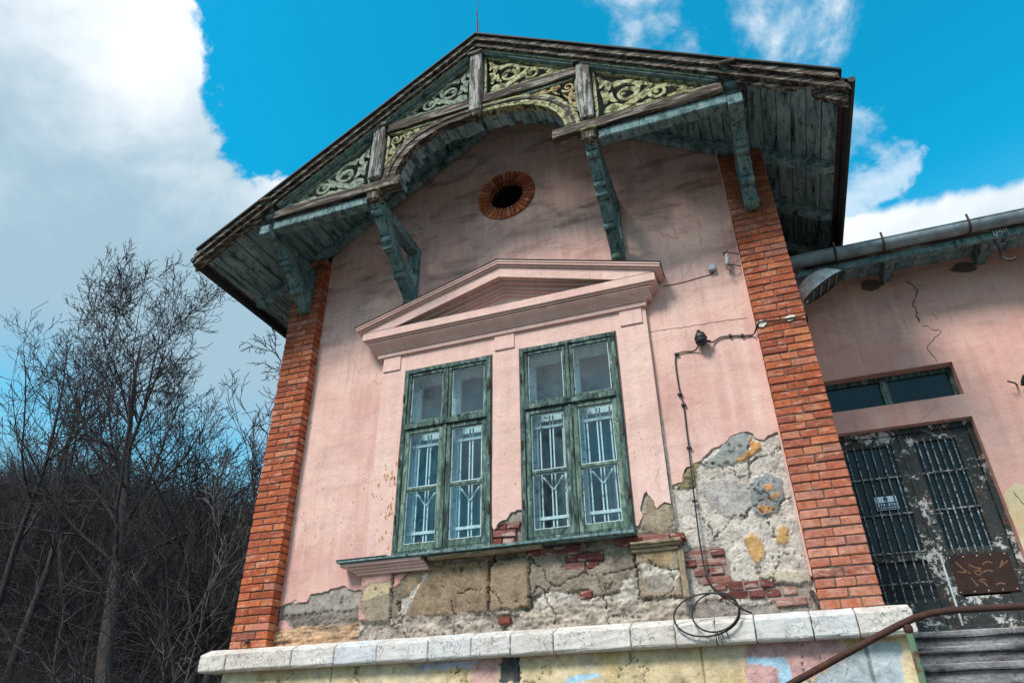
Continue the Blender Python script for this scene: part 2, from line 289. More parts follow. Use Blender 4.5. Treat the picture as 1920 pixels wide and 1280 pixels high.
# ---------------------------------------------------------------- mesh helper
ROOT = Vector((0, 0, 0))
def meta(o, label=None, cat=None, group=None, kind=None):
    for k, v in (('label', label), ('category', cat), ('group', group), ('kind', kind)):
        if v: o[k] = v
    return o
def empty(name, loc, label, cat, group=None):
    global ROOT
    o = bpy.data.objects.new(name, None); col.objects.link(o); o.location = loc; ROOT = Vector(loc); o.empty_display_size = .2
    return meta(o, label, cat, group)
class MB:
    def __init__(s): s.v = []; s.f = []
    def add(s, vs, fs):
        n = len(s.v); s.v += [tuple(x) for x in vs]; s.f += [tuple(i+n for i in f) for f in fs]; return s
    def box(s, x0, x1, y0, y1, z0, z1):
        return s.add([(x, y, z) for x in (x0, x1) for y in (y0, y1) for z in (z0, z1)], [(0, 1, 3, 2), (4, 6, 7, 5), (0, 4, 5, 1), (2, 3, 7, 6), (0, 2, 6, 4), (1, 5, 7, 3)])
    def prism(s, poly, a, b, axis='y'):
        # poly in the two other axes, extruded a..b
        def P(p, t): return {'y': (p[0], t, p[1]), 'x': (t, p[0], p[1]), 'z': (p[0], p[1], t)}[axis]
        n = len(poly); vs = [P(p, a) for p in poly] + [P(p, b) for p in poly]
        return s.add(vs, [tuple(range(n)), tuple(range(2*n-1, n-1, -1))] + [(i, i+n, (i+1) % n+n, (i+1) % n) for i in range(n)])
    def band(s, pts, ws, y0, y1):
        # ribbon in the XZ plane along pts, half widths ws, y0..y1
        P = [Vector(p) for p in pts]; n = len(P); Lf = []; Rt = []
        for i in range(n):
            d = (P[min(i+1, n-1)]-P[max(i-1, 0)]); d.normalize(); q = Vector((-d.y, d.x)); h = ws[i] if hasattr(ws, '__len__') else ws
            Lf.append(P[i]+q*h); Rt.append(P[i]-q*h)
        vs = [(p.x, y, p.y) for y in (y0, y1) for p in Lf] + [(p.x, y, p.y) for y in (y0, y1) for p in Rt]
        fs = []
        for i in range(n-1):
            a, b, c, d = i, n+i, 2*n+i, 3*n+i
            fs += [(a, a+1, c+1, c), (b, d, d+1, b+1), (a, b, b+1, a+1), (c, c+1, d+1, d)]
        fs += [(0, 2*n, 3*n, n), (n-1, 2*n-1, 4*n-1, 3*n-1)]
        return s.add(vs, fs)
    def tube(s, pts, r, n=8, cap=True):
        P = [Vector(p) for p in pts]; k = len(P); vs = []; prev = None
        for i in range(k):
            d = (P[min(i+1, k-1)]-P[max(i-1, 0)]).normalized()
            a = prev if prev else (Vector((0, 0, 1)) if abs(d.z) < .9 else Vector((1, 0, 0)))
            x = (a - d*a.dot(d)).normalized(); prev = x; y = d.cross(x); rr = r[i] if hasattr(r, '__len__') else r
            vs += [P[i]+(x*math.cos(t)+y*math.sin(t))*rr for t in [2*math.pi*j/n for j in range(n)]]
        fs = [(i*n+j, i*n+(j+1) % n, (i+1)*n+(j+1) % n, (i+1)*n+j) for i in range(k-1) for j in range(n)]
        if cap: fs += [tuple(range(n-1, -1, -1)), tuple(range((k-1)*n, k*n))]
        return s.add(vs, fs)
    def lathe(s, prof, o, ax=(0, 0, 1), n=16):
        ax = Vector(ax).normalized(); o = Vector(o); x = ax.orthogonal().normalized(); y = ax.cross(x); vs = []
        for (r, h) in prof: vs += [o+ax*h+(x*math.cos(2*math.pi*j/n)+y*math.sin(2*math.pi*j/n))*r for j in range(n)]
        k = len(prof)
        fs = [(i*n+j, i*n+(j+1) % n, (i+1)*n+(j+1) % n, (i+1)*n+j) for i in range(k-1) for j in range(n)]+[tuple(range(n-1, -1, -1)), tuple(range((k-1)*n, k*n))]
        return s.add(vs, fs)
    def mesh(s, name, mt, bevel=0, smooth=False, jit=0, sub=0, seg=1):
        me = bpy.data.meshes.new(name); me.from_pydata([tuple(Vector(v)-ROOT) for v in s.v], [], s.f)
        bm = bmesh.new(); bm.from_mesh(me); bmesh.ops.recalc_face_normals(bm, faces=bm.faces)
        if bevel: bmesh.ops.bevel(bm, geom=[e for e in bm.edges if len(e.link_faces) == 2 and e.calc_face_angle(0) > .6], offset=bevel, segments=seg, affect='EDGES', clamp_overlap=True)
        if sub: bmesh.ops.subdivide_edges(bm, edges=[e for e in bm.edges if e.calc_length() > sub], cuts=3, use_grid_fill=True)
        if jit:
            for v in bm.verts: v.co += Vector((rnd.uniform(-jit, jit), rnd.uniform(-jit, jit), rnd.uniform(-jit, jit)))
        bm.to_mesh(me); bm.free(); me.materials.append(M[mt] if isinstance(mt, str) else mt)
        if smooth: me.polygons.foreach_set('use_smooth', [True]*len(me.polygons))
        return me
    def build(s, name, mt, parent=None, **k):
        o = bpy.data.objects.new(name, s.mesh(name, mt, **k)); col.objects.link(o); o.parent = parent
        if parent is None: o.location = ROOT
        return o
def bx(*a): return MB().box(*a)
def link(name, me, loc, parent, rot=(0, 0, 0), scale=(1, 1, 1)):
    o = bpy.data.objects.new(name, me); col.objects.link(o); o.parent = parent
    o.location = Vector(loc)-ROOT; o.rotation_euler = rot; o.scale = scale; return o
def local(mb, name, mt, **k):
    # a shared mesh modelled round its own origin
    global ROOT
    r = ROOT; ROOT = Vector((0, 0, 0)); me = mb.mesh(name, mt, **k); ROOT = r; return me

# ---------------------------------------------------------------- numpy noise
def h2(ix, iz, sd):
    h = (ix.astype(np.int64)*374761393 + iz.astype(np.int64)*668265263 + sd*974634777) & 0xffffffff
    h = ((h ^ (h >> 13))*1274126177) & 0xffffffff
    return ((h ^ (h >> 16)) & 0xffff)/65535.
def vn(x, z, sd=0):
    ix = np.floor(x); iz = np.floor(z); fx = x-ix; fz = z-iz; fx = fx*fx*(3-2*fx); fz = fz*fz*(3-2*fz)
    a = h2(ix, iz, sd); b = h2(ix+1, iz, sd); c = h2(ix, iz+1, sd); d = h2(ix+1, iz+1, sd)
    return (a*(1-fx)+b*fx)*(1-fz)+(c*(1-fx)+d*fx)*fz
def fbm(x, z, s, sd=0, o=5, g=.55):
    t = 0; a = 1; n = 0
    for i in range(o): t = t+a*vn(x*s, z*s, sd+i*17); n += a; a *= g; s *= 2.03
    return t/n-.5
def worley(x, z, s, sd=0):
    X = x*s; Z = z*s; ix = np.floor(X); iz = np.floor(Z); f1 = np.full(X.shape, 9.); f2 = f1.copy(); cid = np.zeros(X.shape)
    for dx in (-1, 0, 1):
        for dz in (-1, 0, 1):
            cx = ix+dx; cz = iz+dz; px = cx+.15+.7*h2(cx, cz, sd); pz = cz+.15+.7*h2(cx, cz, sd+5)
            d = np.hypot(X-px, Z-pz); m = d < f1; f2 = np.where(m, f1, np.minimum(f2, d)); cid = np.where(m, h2(cx, cz, sd+9), cid); f1 = np.where(m, d, f1)
    return f1, f2-f1, cid
def inpoly(x, z, poly):
    r = np.zeros(x.shape, bool); n = len(poly)
    for i in range(n):
        (x1, z1), (x2, z2) = poly[i], poly[(i+1) % n]
        if z1 == z2: continue
        c = ((z1 > z) != (z2 > z)) & (x < (x2-x1)*(z-z1)/(z2-z1)+x1); r ^= c
    return r
def grid_mesh(name, x0, x1, z0, z1, res, fn, mt, parent, hole=None):
    nx = int((x1-x0)/res)+1; nz = int((z1-z0)/res)+1
    xs = np.linspace(x0, x1, nx); zs = np.linspace(z0, z1, nz); X, Z = np.meshgrid(xs, zs)
    Y, C = fn(X, Z)
    co = np.stack([X-ROOT.x, Y-ROOT.y, Z-ROOT.z], -1).reshape(-1, 3)
    i = np.arange(nx*nz).reshape(nz, nx); q = np.stack([i[:-1, :-1], i[:-1, 1:], i[1:, 1:], i[1:, :-1]], -1).reshape(-1, 4)
    if hole is not None:
        xc = (X[:-1, :-1]+res/2).ravel(); zc = (Z[:-1, :-1]+res/2).ravel(); q = q[~hole(xc, zc)]
    me = bpy.data.meshes.new(name); me.vertices.add(len(co)); me.vertices.foreach_set('co', co.ravel())
    me.loops.add(len(q)*4); me.loops.foreach_set('vertex_index', q.ravel().astype(np.int32))
    me.polygons.add(len(q)); me.polygons.foreach_set('loop_start', np.arange(len(q), dtype=np.int32)*4)
    me.update(calc_edges=True)
    a = me.color_attributes.new('Col', 'FLOAT_COLOR', 'POINT'); a.data.foreach_set('color', np.concatenate([C.reshape(-1, 3), np.ones((nx*nz, 1))], 1).ravel().astype(np.float32))
    me.materials.append(M[mt]); me.polygons.foreach_set('use_smooth', [True]*len(q))
    o = bpy.data.objects.new(name, me); col.objects.link(o); o.parent = parent; return o
def rag(pts, step=.03, amp=.010, seed=1):
    r = random.Random(seed); out = []
    for i in range(len(pts)-1):
        a, b = Vector(pts[i]), Vector(pts[i+1]); n = max(1, int((b-a).length/step)); nrm = Vector((-(b-a).y, (b-a).x)).normalized()
        for k in range(n):
            out.append(tuple(a+(b-a)*(k/n)+(nrm*r.uniform(-amp, amp) if k else Vector((0, 0)))))
    return out+[tuple(pts[-1])]
def sheet(name, loops, yf, yb, mt, parent):
    # plaster layer with holes and real edges
    bm = bmesh.new(); es = []; rings = []
    for lp in loops:
        vs = [bm.verts.new((x-ROOT.x, yf-ROOT.y, z-ROOT.z)) for x, z in lp]; rings.append(vs)
        es += [bm.edges.new((vs[i], vs[(i+1) % len(vs)])) for i in range(len(vs))]
    bmesh.ops.triangle_fill(bm, use_beauty=True, use_dissolve=False, edges=es)
    for vs in rings:
        bk = [bm.verts.new(v.co+Vector((0, yb-yf, 0))) for v in vs]; n = len(vs)
        for i in range(n): bm.faces.new((vs[i], vs[(i+1) % n], bk[(i+1) % n], bk[i]))
    bmesh.ops.recalc_face_normals(bm, faces=bm.faces)
    me = bpy.data.meshes.new(name); bm.to_mesh(me); bm.free(); me.materials.append(M[mt])
    o = bpy.data.objects.new(name, me); col.objects.link(o); o.parent = parent; return o

POL={"pinkL":[[-4.75, 2.901],[-4.683, 2.901],[-4.627, 2.908],[-4.575, 2.935],[-4.531, 2.901],[-4.437, 2.902],[-4.403, 2.975],[-4.355, 2.972],[-4.246, 2.987],[-4.138, 3.009],[-4.031, 3.028],[-3.972, 2.991],[-3.887, 2.964]], "creamL":[[-4.658, 2.909],[-4.552, 2.974],[-4.413, 3.0],[-4.405, 2.949],[-4.434, 2.908],[-4.525, 2.921],[-4.574, 2.889],[-4.629, 2.9]], "pinkLb":[[-4.749, 2.673],[-4.754, 2.743],[-4.673, 2.745],[-4.571, 2.676],[-4.557, 2.647]], "greyL":[[-4.755, 2.894],[-4.574, 2.889],[-4.392, 2.977],[-4.218, 2.992],[-4.031, 3.028],[-3.885, 2.96],[-3.9, 2.8],[-4.239, 2.781],[-4.41, 2.764],[-4.693, 2.754]], "darkL":[[-4.693, 2.754],[-4.41, 2.764],[-4.067, 2.783],[-3.9, 2.8],[-3.915, 2.65],[-4.568, 2.655]], "pinkR":[[-0.68, 3.615],[-0.589, 3.648],[-0.56, 3.76],[-0.472, 3.808],[-0.398, 3.828],[-0.327, 3.89],[-0.264, 3.932],[-0.174, 3.959],[-0.119, 4.013],[-0.035, 4.036],[0.036, 4.041],[0.086, 4.012],[0.112, 3.957],[0.163, 3.938],[0.207, 3.977],[0.265, 3.994],[0.319, 3.996]], "greyR1":[[-0.387, 3.81],[-0.207, 3.904],[-0.173, 3.999],[-0.075, 4.035],[0.019, 4.047],[0.049, 3.965],[-0.005, 3.815],[-0.14, 3.756],[-0.342, 3.745],[-0.446, 3.789]], "ochR1":[[0.042, 3.976],[0.124, 3.934],[0.122, 3.875],[0.03, 3.81],[-0.058, 3.764],[-0.109, 3.781],[-0.021, 3.827],[0.044, 3.886]], "ochR2":[[-0.159, 3.095],[-0.09, 3.149],[-0.046, 3.118],[0.001, 3.01],[-0.023, 2.928],[-0.071, 2.89],[-0.116, 2.919],[-0.141, 3.007]], "ochR3":[[0.119, 3.153],[0.167, 3.183],[0.208, 3.144],[0.195, 3.042],[0.134, 3.023],[0.091, 3.053]], "patR":[[-0.038, 3.532],[0.03, 3.617],[0.153, 3.629],[0.233, 3.553],[0.217, 3.39],[0.138, 3.292],[0.031, 3.259],[-0.034, 3.321],[-0.038, 3.439]], "ochR4":[[0.075, 3.536],[0.154, 3.545],[0.152, 3.489],[0.088, 3.47]], "ochR5":[[0.076, 3.407],[0.188, 3.457],[0.207, 3.428],[0.106, 3.385]], "ochR6":[[-0.009, 3.363],[0.141, 3.345],[0.106, 3.296],[0.02, 3.287]], "beigeR":[[-0.099, 2.785],[-0.004, 2.818],[0.28, 2.802],[0.278, 2.722],[0.164, 2.699],[0.034, 2.685],[-0.021, 2.73]], "greyRm":[[-0.413, 3.638],[-0.18, 3.626],[-0.021, 3.53],[-0.037, 3.348],[-0.154, 3.271],[-0.287, 3.304],[-0.373, 3.424],[-0.433, 3.506]], "oliveR":[[-0.56, 3.835],[-0.443, 3.808],[-0.481, 3.608],[-0.568, 3.581],[-0.657, 3.602]], "pinkM":[[-2.412, 3.434],[-2.395, 3.397],[-2.341, 3.462],[-2.27, 3.48],[-2.232, 3.532],[-2.161, 3.56],[-2.107, 3.569]], "pinkRt":[[-0.697, 3.414],[-0.711, 3.449],[-0.769, 3.471],[-0.836, 3.421],[-0.874, 3.508],[-0.913, 3.586],[-0.952, 3.542],[-0.986, 3.448],[-0.97, 3.374],[-1.027, 3.285],[-1.07, 3.289]], "tanRt":[[-0.97, 3.374],[-0.916, 3.562],[-0.862, 3.482],[-0.712, 3.44],[-0.718, 3.252],[-0.848, 3.205],[-1.006, 3.259]], "blkL_cream":[[-3.779, 2.865],[-3.75, 2.974],[-3.687, 3.012],[-3.473, 3.015],[-3.469, 2.883],[-3.624, 2.881],[-3.752, 2.849]], "blkL_grey":[[-3.778, 2.851],[-3.624, 2.881],[-3.47, 2.897],[-3.456, 2.654],[-3.699, 2.662],[-3.78, 2.796]], "panA":[[-3.323, 3.056],[-3.082, 3.057],[-2.494, 3.068],[-2.468, 2.664],[-2.756, 2.67],[-3.357, 2.67],[-3.331, 2.741],[-3.402, 2.827],[-3.397, 2.964]], "panA_L":[[-3.457, 2.941],[-3.369, 3.018],[-3.308, 3.069],[-3.342, 2.877],[-3.373, 2.664],[-3.432, 2.655]], "panA_w":[[-3.082, 3.05],[-3.17, 2.933],[-3.226, 2.815],[-3.313, 2.713],[-3.357, 2.663],[-3.377, 2.718],[-3.34, 2.85],[-3.231, 2.896],[-3.128, 3.026]], "panA_p":[[-3.468, 3.068],[-3.309, 3.083],[-3.353, 3.016],[-3.398, 2.971],[-3.459, 2.955]], "blkB":[[-2.463, 3.078],[-2.085, 3.072],[-2.086, 2.72],[-2.144, 2.655],[-2.402, 2.666],[-2.463, 2.799]], "panC":[[-2.066, 3.113],[-1.763, 3.138],[-1.065, 3.111],[-1.087, 2.896],[-1.208, 2.868],[-1.232, 2.759],[-1.338, 2.742],[-1.472, 2.727],[-1.52, 2.806],[-1.643, 2.79],[-1.752, 2.786],[-2.06, 2.771]], "panCw":[[-2.063, 2.67],[-1.919, 2.798],[-1.724, 2.796],[-1.646, 2.74],[-1.486, 2.716],[-1.247, 2.735],[-1.196, 2.855],[-1.077, 2.87],[-1.094, 2.651],[-1.259, 2.603],[-1.656, 2.569],[-2.038, 2.568]], "blkD":[[-1.022, 3.065],[-0.755, 3.072],[-0.756, 2.965],[-0.839, 2.916],[-0.959, 2.983],[-1.008, 3.013]], "blkDw":[[-1.036, 2.99],[-0.839, 2.91],[-0.727, 2.9],[-0.738, 2.815],[-1.042, 2.816]], "lowband":[[-3.675, 2.518],[-3.429, 2.621],[-2.483, 2.653],[-2.38, 2.579],[-2.076, 2.626],[-0.715, 2.703],[-0.703, 2.474],[-3.615, 2.492]], "brM":[[-2.391, 3.439],[-2.12, 3.446],[-2.113, 3.245],[-2.423, 3.256]], "brC":[[-1.783, 3.107],[-1.362, 3.115],[-1.361, 3.013],[-1.471, 2.963],[-1.715, 2.97]], "brR":[[-0.618, 3.079],[-0.376, 3.065],[-0.294, 2.903],[-0.315, 2.777],[-0.576, 2.756],[-0.641, 2.913]], "brR2":[[-0.469, 2.748],[-0.191, 2.767],[0.281, 2.688],[0.251, 2.551],[-0.216, 2.624],[-0.438, 2.674]], "brB":[[-2.405, 2.625],[-2.151, 2.631],[-2.153, 2.564],[-2.354, 2.555]], "brT":[[-1.21, 3.193],[-0.67, 3.194],[-0.675, 3.158],[-1.191, 3.145]], "brC2":[[-1.627, 2.794],[-1.507, 2.794],[-1.512, 2.719],[-1.632, 2.719]], "pl_pink1":[[-0.269, 2.274],[0.374, 2.276],[0.451, 2.147],[-0.026, 1.956],[-0.324, 1.967]], "pl_grey":[[0.455, 2.164],[0.613, 2.227],[0.789, 2.235],[0.731, 1.897],[-0.034, 1.922],[0.293, 2.084]], "pl_och":[[0.392, 2.275],[0.765, 2.272],[0.758, 2.184],[0.643, 2.208],[0.453, 2.154]], "pl_blue1":[[-0.293, 2.178],[-0.018, 2.172],[0.011, 2.1],[0.012, 1.963],[-0.089, 1.966],[-0.078, 2.09],[-0.131, 2.121],[-0.295, 2.128]], "pl_blue2":[[-1.705, 2.105],[-1.417, 2.121],[-1.419, 2.099],[-1.569, 2.067],[-1.708, 2.04]], "pl_lav":[[-3.108, 2.23],[-2.82, 2.289],[-2.467, 2.273],[-2.466, 2.203],[-2.874, 2.203],[-3.032, 2.191]], "pl_pinkc":[[-2.567, 2.243],[-2.291, 2.277],[-2.291, 2.185],[-2.332, 2.075],[-2.563, 2.084]], "pl_dark":[[-2.291, 2.277],[-2.108, 2.286],[-2.112, 2.067],[-2.325, 2.075],[-2.277, 2.173]]}

# ================================================================ LARGE STRUCTURE
def hill(x, y):
    d = -.78*x + .62*y - 17
    h = max(0., d)*.40; h = h if h < 15 else 15+(h-15)*.35
    return min(h, 21) + (noise.noise(Vector((x*.07, y*.07, 0)))*1.6 if d > 0 else 0)*min(1, max(0, d)/8)
ROOT = Vector((0, 0, 0))
def terrain(name, mt, x0, x1, y0, y1, nx, ny, fn):
    vs = [(x0+(x1-x0)*i/nx, y0+(y1-y0)*j/ny) for j in range(ny+1) for i in range(nx+1)]
    mb = MB(); mb.add([(x, y, fn(x, y)) for x, y in vs], [(j*(nx+1)+i, j*(nx+1)+i+1, (j+1)*(nx+1)+i+1, (j+1)*(nx+1)+i) for j in range(ny) for i in range(nx)])
    return meta(mb.build(name, mt, smooth=True), 'flat gravel and grass ground round the old house' if name == 'ground' else 'dark wooded hillside of leaf litter with snow patches', kind='structure')
terrain('ground', 'ground', -900, 900, -900, 900, 12, 12, lambda x, y: 0.)
terrain('hillside', 'slope', -150, -6, -30, 160, 90, 100, lambda x, y: hill(x, y)-.15)

# ---------------------------------------------------------------- the gabled house
XC = -2.2; PX0, PX1, QX0, QX1 = -5.185, -4.755, .31, .75
ZS = 9.12; SL = .643
def zs(x): return ZS-SL*abs(x-XC)
house = empty('gabled_house', (XC, 2, 0), 'old pink gabled house with brick corner pilasters and carved timber gable', 'house')
# wall cores, openings left for the two windows and the oculus
W1, W2 = (-3.46, -2.43), (-2.09, -1.06); WZ = (3.24, 5.30)
c = MB(); Y0, Y1 = .175, .55
for a in ((PX0+.012, .5, W1[0], 5.30), (W1[1], .5, W2[0], 5.30), (W2[1], .5, QX1-.012, 5.30), (W1[0], .5, W1[1], 3.24), (W2[0], .5, W2[1], 3.24)):
    c.box(a[0], a[2], Y0, Y1, 0 if a[1] == .5 else a[1], a[3])
N = 20; orad = .232; OC = (-2.25, 7.62)
ring = [(OC[0]+orad*math.cos(2*math.pi*k/N), OC[1]+orad*math.sin(2*math.pi*k/N)) for k in range(N)]
c.build('wall_core', 'mortar', house)
top = [(PX0+.012, 5.30), (QX1-.012, 5.30), (QX1-.012, zs(QX1)), (XC, ZS), (PX0+.012, zs(PX0))]
sheet('gable_wall', [top, ring], Y0, Y1, 'mortar', house)
sw = MB(); sw.box(QX1-.3, QX1-.012, Y1, 8, 0, zs(QX1)); sw.box(PX0+.012, PX0+.3, Y1, 8, 0, zs(PX0)); sw.box(PX0+.3, QX1-.3, 7.7, 8, 0, 7.2); sw.build('side_wall', 'pink', house)
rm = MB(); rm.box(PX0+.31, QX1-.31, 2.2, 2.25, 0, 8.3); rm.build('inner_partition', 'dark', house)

POLY = POL
# ---- damaged render below the pink coat: one relief surface with its own colours
def field(X, Z):
    P = POLY; wx = fbm(X, Z, 14, 1)*.05+fbm(X, Z, 60, 2, 3)*.018; wz = fbm(X, Z, 14, 3)*.05+fbm(X, Z, 60, 4, 3)*.018
    Xw, Zw = X+wx, Z+wz
    Y = np.full(X.shape, .155); C = np.empty(X.shape+(3,)); C[:] = (.33, .29, .255)
    n1 = fbm(X, Z, 9, 11, 6); n2 = fbm(X, Z, 40, 12, 4, .7)
    Y -= n1*.012+n2*.008; C *= (1+n1*.5+n2*.3)[..., None]
    def put(name, c, y=None, add=None, nz=.25, rough=.004, poly=None, wp=1.):
        m = inpoly(X+wx*wp, Z+wz*wp, poly or P[name]); cc = np.array(c)*(1+n1*nz*1.4+n2*nz)[..., None]
        C[m] = cc[m]
        if y is not None: Y[m] = (y-n2*rough-n1*rough)[m]
        if add is not None: Y[m] += add
        # darker broken rim (dirt in the step)
        return m
    def rect(x0, x1, z0, z1): return [(x0, z0), (x1, z0), (x1, z1), (x0, z1)]
    # right hand field: lumpy cream rubble render with crackle
    f1, ed, cid = worley(Xw, Zw, 9, 3)
    m = (X > -.69) & (Z > 2.45)
    Y[m] = (.150-n1*.011-n2*.007-(cid-.5)*.004+np.clip(.05-ed, 0, .05)*.24)[m]
    cream = np.array((.58, .505, .445))*(1+n1*.5+n2*.35+(cid-.5)*.16)[..., None]; cream[(ed < .022) & (fbm(X, Z, 3, 8) > 0)] *= .62
    C[m] = cream[m]
    put('greyRm', (.44, .40, .37), .140); put('greyR1', (.30, .305, .285), .137); put('oliveR', (.30, .24, .13), .138)
    put('ochR1', (.56, .28, .10), .134, wp=.6)
    put('patR', (.27, .275, .275), .134, rough=.012, nz=.5); 
    for k in ('ochR4', 'ochR5', 'ochR6'): put(k, (.52, .28, .12), None, -.004, wp=.7)
    put('ochR2', (.58, .34, .14), .138, wp=.9, rough=.002); put('ochR3', (.58, .34, .14), .138, wp=.9, rough=.002); put('beigeR', (.50, .42, .33), .122)
    # lower strip right, broken down to brick
    m = (X > -.69) & (Zw < 2.60+.04*np.sin(X*9)); Y[m] += .012; C[m] = (np.array((.30, .255, .225))*(1+n1*.8+n2*.6)[..., None])[m]
    # left strip
    m = (X < -3.79); Y[m] = (.148-n1*.008-n2*.004)[m]; C[m] = (np.array((.34, .30, .265))*(1+n1*.4+n2*.3)[..., None])[m]
    put('creamL', (.58, .49, .36), .138, wp=.4)
    dk = (X < -3.79) & (Zw < 2.80); Y[dk] = (.158-n2*.035-n1*.02)[dk]; C[dk] = (np.array((.22, .185, .16))*(1+n2*1.6+n1)[..., None])[dk]
    put('pinkLb', (.60, .33, .29), .135)
    st = (X < -3.45) & (Zw < 2.665); lay = fbm(X*.35, Z*2.6, 11, 91, 5, .6)*5
    Y[st] = (.125-lay*.014-n2*.012)[st]; C[st] = (np.where(lay[..., None] > -.2, np.array((.50, .31, .19)), np.array((.30, .20, .13)))*(1+n2*.9+n1*.6)[..., None])[st]
    # dado under the windows
    f1, ed, cid = worley(Xw, Zw, 13, 6)
    d = (X > -3.79) & (X < -.69) & (Z < 3.23)
    Y[d] = (.128-n1*.03-n2*.02-(cid-.5)*.018)[d]; cr = np.array((.40, .335, .28))*(1+n1*.9+n2*.7+(cid-.5)*.4)[..., None]; cr[ed < .05] *= .45; C[d] = cr[d]
    put(0, (.30, .25, .205), .104, nz=.5, rough=.012, poly=rect(-2.05, -1.09, 2.78, 3.19))
    put('panC', (.27, .22, .17), .098, nz=.6, rough=.014); put('panCw', (.50, .44, .385), .112, nz=.9, rough=.035)
    put(0, (.20, .15, .11), .088, poly=rect(-3.79, -.70, 3.13, 3.24), nz=.8, rough=.02)
    put(0, (.26, .175, .105), .100, nz=.5, poly=rect(-3.45, -2.46, 2.69, 3.13), wp=.2)
    put('panA', (.265, .19, .125), .098, nz=.5, wp=.3); put('panA_L', (.21, .165, .12), .104, nz=.6); put('panA_w', (.50, .46, .41), .110, nz=.8, rough=.03); put('panA_p', (.60, .32, .27), .092)
    put(0, (.30, .22, .145), .080, nz=.35, poly=rect(-2.44, -2.07, 2.64, 3.10), wp=.25)
    put(0, (.60, .34, .30), .080, nz=.2, poly=rect(-3.79, -3.47, 2.68, 3.24), wp=.05)
    put('blkL_cream', (.52, .42, .27), .088, wp=.4); put('blkL_grey', (.31, .25, .185), .092, wp=.3)
    put(0, (.33, .25, .175), .082, nz=.5, poly=rect(-1.07, -.71, 2.68, 3.13), wp=.3); put('blkDw', (.52, .46, .40), .095, nz=.9, rough=.03); put('blkD', (.35, .25, .145), .076, nz=.4)
    put(0, (.34, .29, .245), .088, nz=.8, rough=.02, poly=rect(-1.02, -.76, 2.72, 2.86))
    # grooves beside the blocks
    for gx in (-3.455, -2.45, -2.06, -1.085):
        m = (abs(Xw-gx) < .010) & (Z > 2.66) & (Z < 3.12); Y[m] += .02; C[m] *= .35
    # rubble band right above the ledge
    b = (X > -3.46) & (X < -.69) & (Zw < 2.68); lay = fbm(X*.6, Z*1.7, 11, 92, 6, .62)*4
    Y[b] = (.105-lay*.016-n1*.04-n2*.03)[b]; C[b] = (np.array((.42, .35, .29))*(1+n2*1.0+n1*.6+lay*.32)[..., None])[b]
    # stumps of the surround either side of the windows
    s_ = (X > -3.79) & (X < -.69) & (Z >= 3.23); Y[s_] = (.098-n1*.012-n2*.008)[s_]; C[s_] = (np.array((.33, .29, .25))*(1+n1*.7+n2*.5)[..., None])[s_]
    put('tanRt', (.30, .235, .165), .088, nz=.6)
    # splits
    f1, e2, c2 = worley(X+fbm(X, Z, 5, 40)*.25, Z+fbm(X, Z, 5, 41)*.25, 2.1, 22)
    m = (e2 < .018) & (fbm(X, Z, 2, 50) > -.08) & (X > -3.45) & ((Z < 3.2) | (X > -.69)); Y[m] += .02; C[m] *= .28
    # sockets where bricks show
    for k in ('brM', 'brC', 'brR', 'brR2', 'brB', 'brC2'):
        m = inpoly(X+wx*.6, Z+wz*.6, P[k]); Y[m] = (.150 if k in ('brR', 'brR2') else .128); C[m] = (np.array((.30, .25, .215))*(1+n1*.9+n2*.8)[..., None])[m]
    m = (fbm(X, Z, 22, 77, 4) > .215) & (fbm(X, Z, 2.5, 78) > .02); m &= (Z < 3.2) | (X > -.69); C[m] *= .4; Y[m] += .008
    return Y, np.clip(C, .015, .75)
dr = grid_mesh('damaged_render', PX1-.0, QX0, 2.44, 4.30, .0105, field, 'damaged', house,
     hole=lambda x, z: (z > 3.23) & (((x > W1[0]) & (x < W1[1])) | ((x > W2[0]) & (x < W2[1]))))
# ---- pink coat with ragged lower edges
P = POLY
x0, x1 = PX1-.002, QX0+.002
outer = [(x1, zs(x1)-.005), (XC, ZS-.005), (x0, zs(x0)-.005)]
ll = rag([(x0, P['pinkL'][0][1]-.02)]+[p for p in P['pinkL'] if p[0] > x0+.02]+[(-3.76, 2.98)], .03, .009, 3)
rr = rag([(-.72, P['pinkR'][0][1]+.01)]+P['pinkR'][1:-1]+[(x1, P['pinkR'][-1][1])], .03, .010, 5)
outer += ll+[(-3.76, 5.45), (-.72, 5.45)]+rr
ring2 = [(OC[0]+.375*math.cos(2*math.pi*k/32), OC[1]+.375*math.sin(2*math.pi*k/32)) for k in range(32)]
sheet('pink_plaster_coat', [outer, ring2], .132, .158, 'pink', house)
# ---- window surround, one raised comb of plaster
mid = rag([(-2.09, P['pinkM'][-1][1]-.02)]+P['pinkM'][::-1][1:]+[(-2.43, 3.41)], .025, .008, 8)
rt = rag([(-.712, 3.42)]+P['pinkRt'][1:-1]+[(-1.06, 3.30)], .025, .008, 9)
comb = [(-3.775, 3.225), (-3.775, 5.60), (-.712, 5.60)]+rt+[(-1.06, 5.30), (-2.09, 5.30)]+mid+[(-2.43, 5.30), (-3.46, 5.30), (-3.46, 3.225)]
sheet('window_surround', [comb], .078, .135, 'pinkclean', house)
for a, b in ((-3.765, -3.545), (-2.385, -2.155), (-.985, -.752)):
    bx(a, b, .062, .080, 5.345, 5.56).build('frieze_block', 'pinkclean', house, bevel=.004)
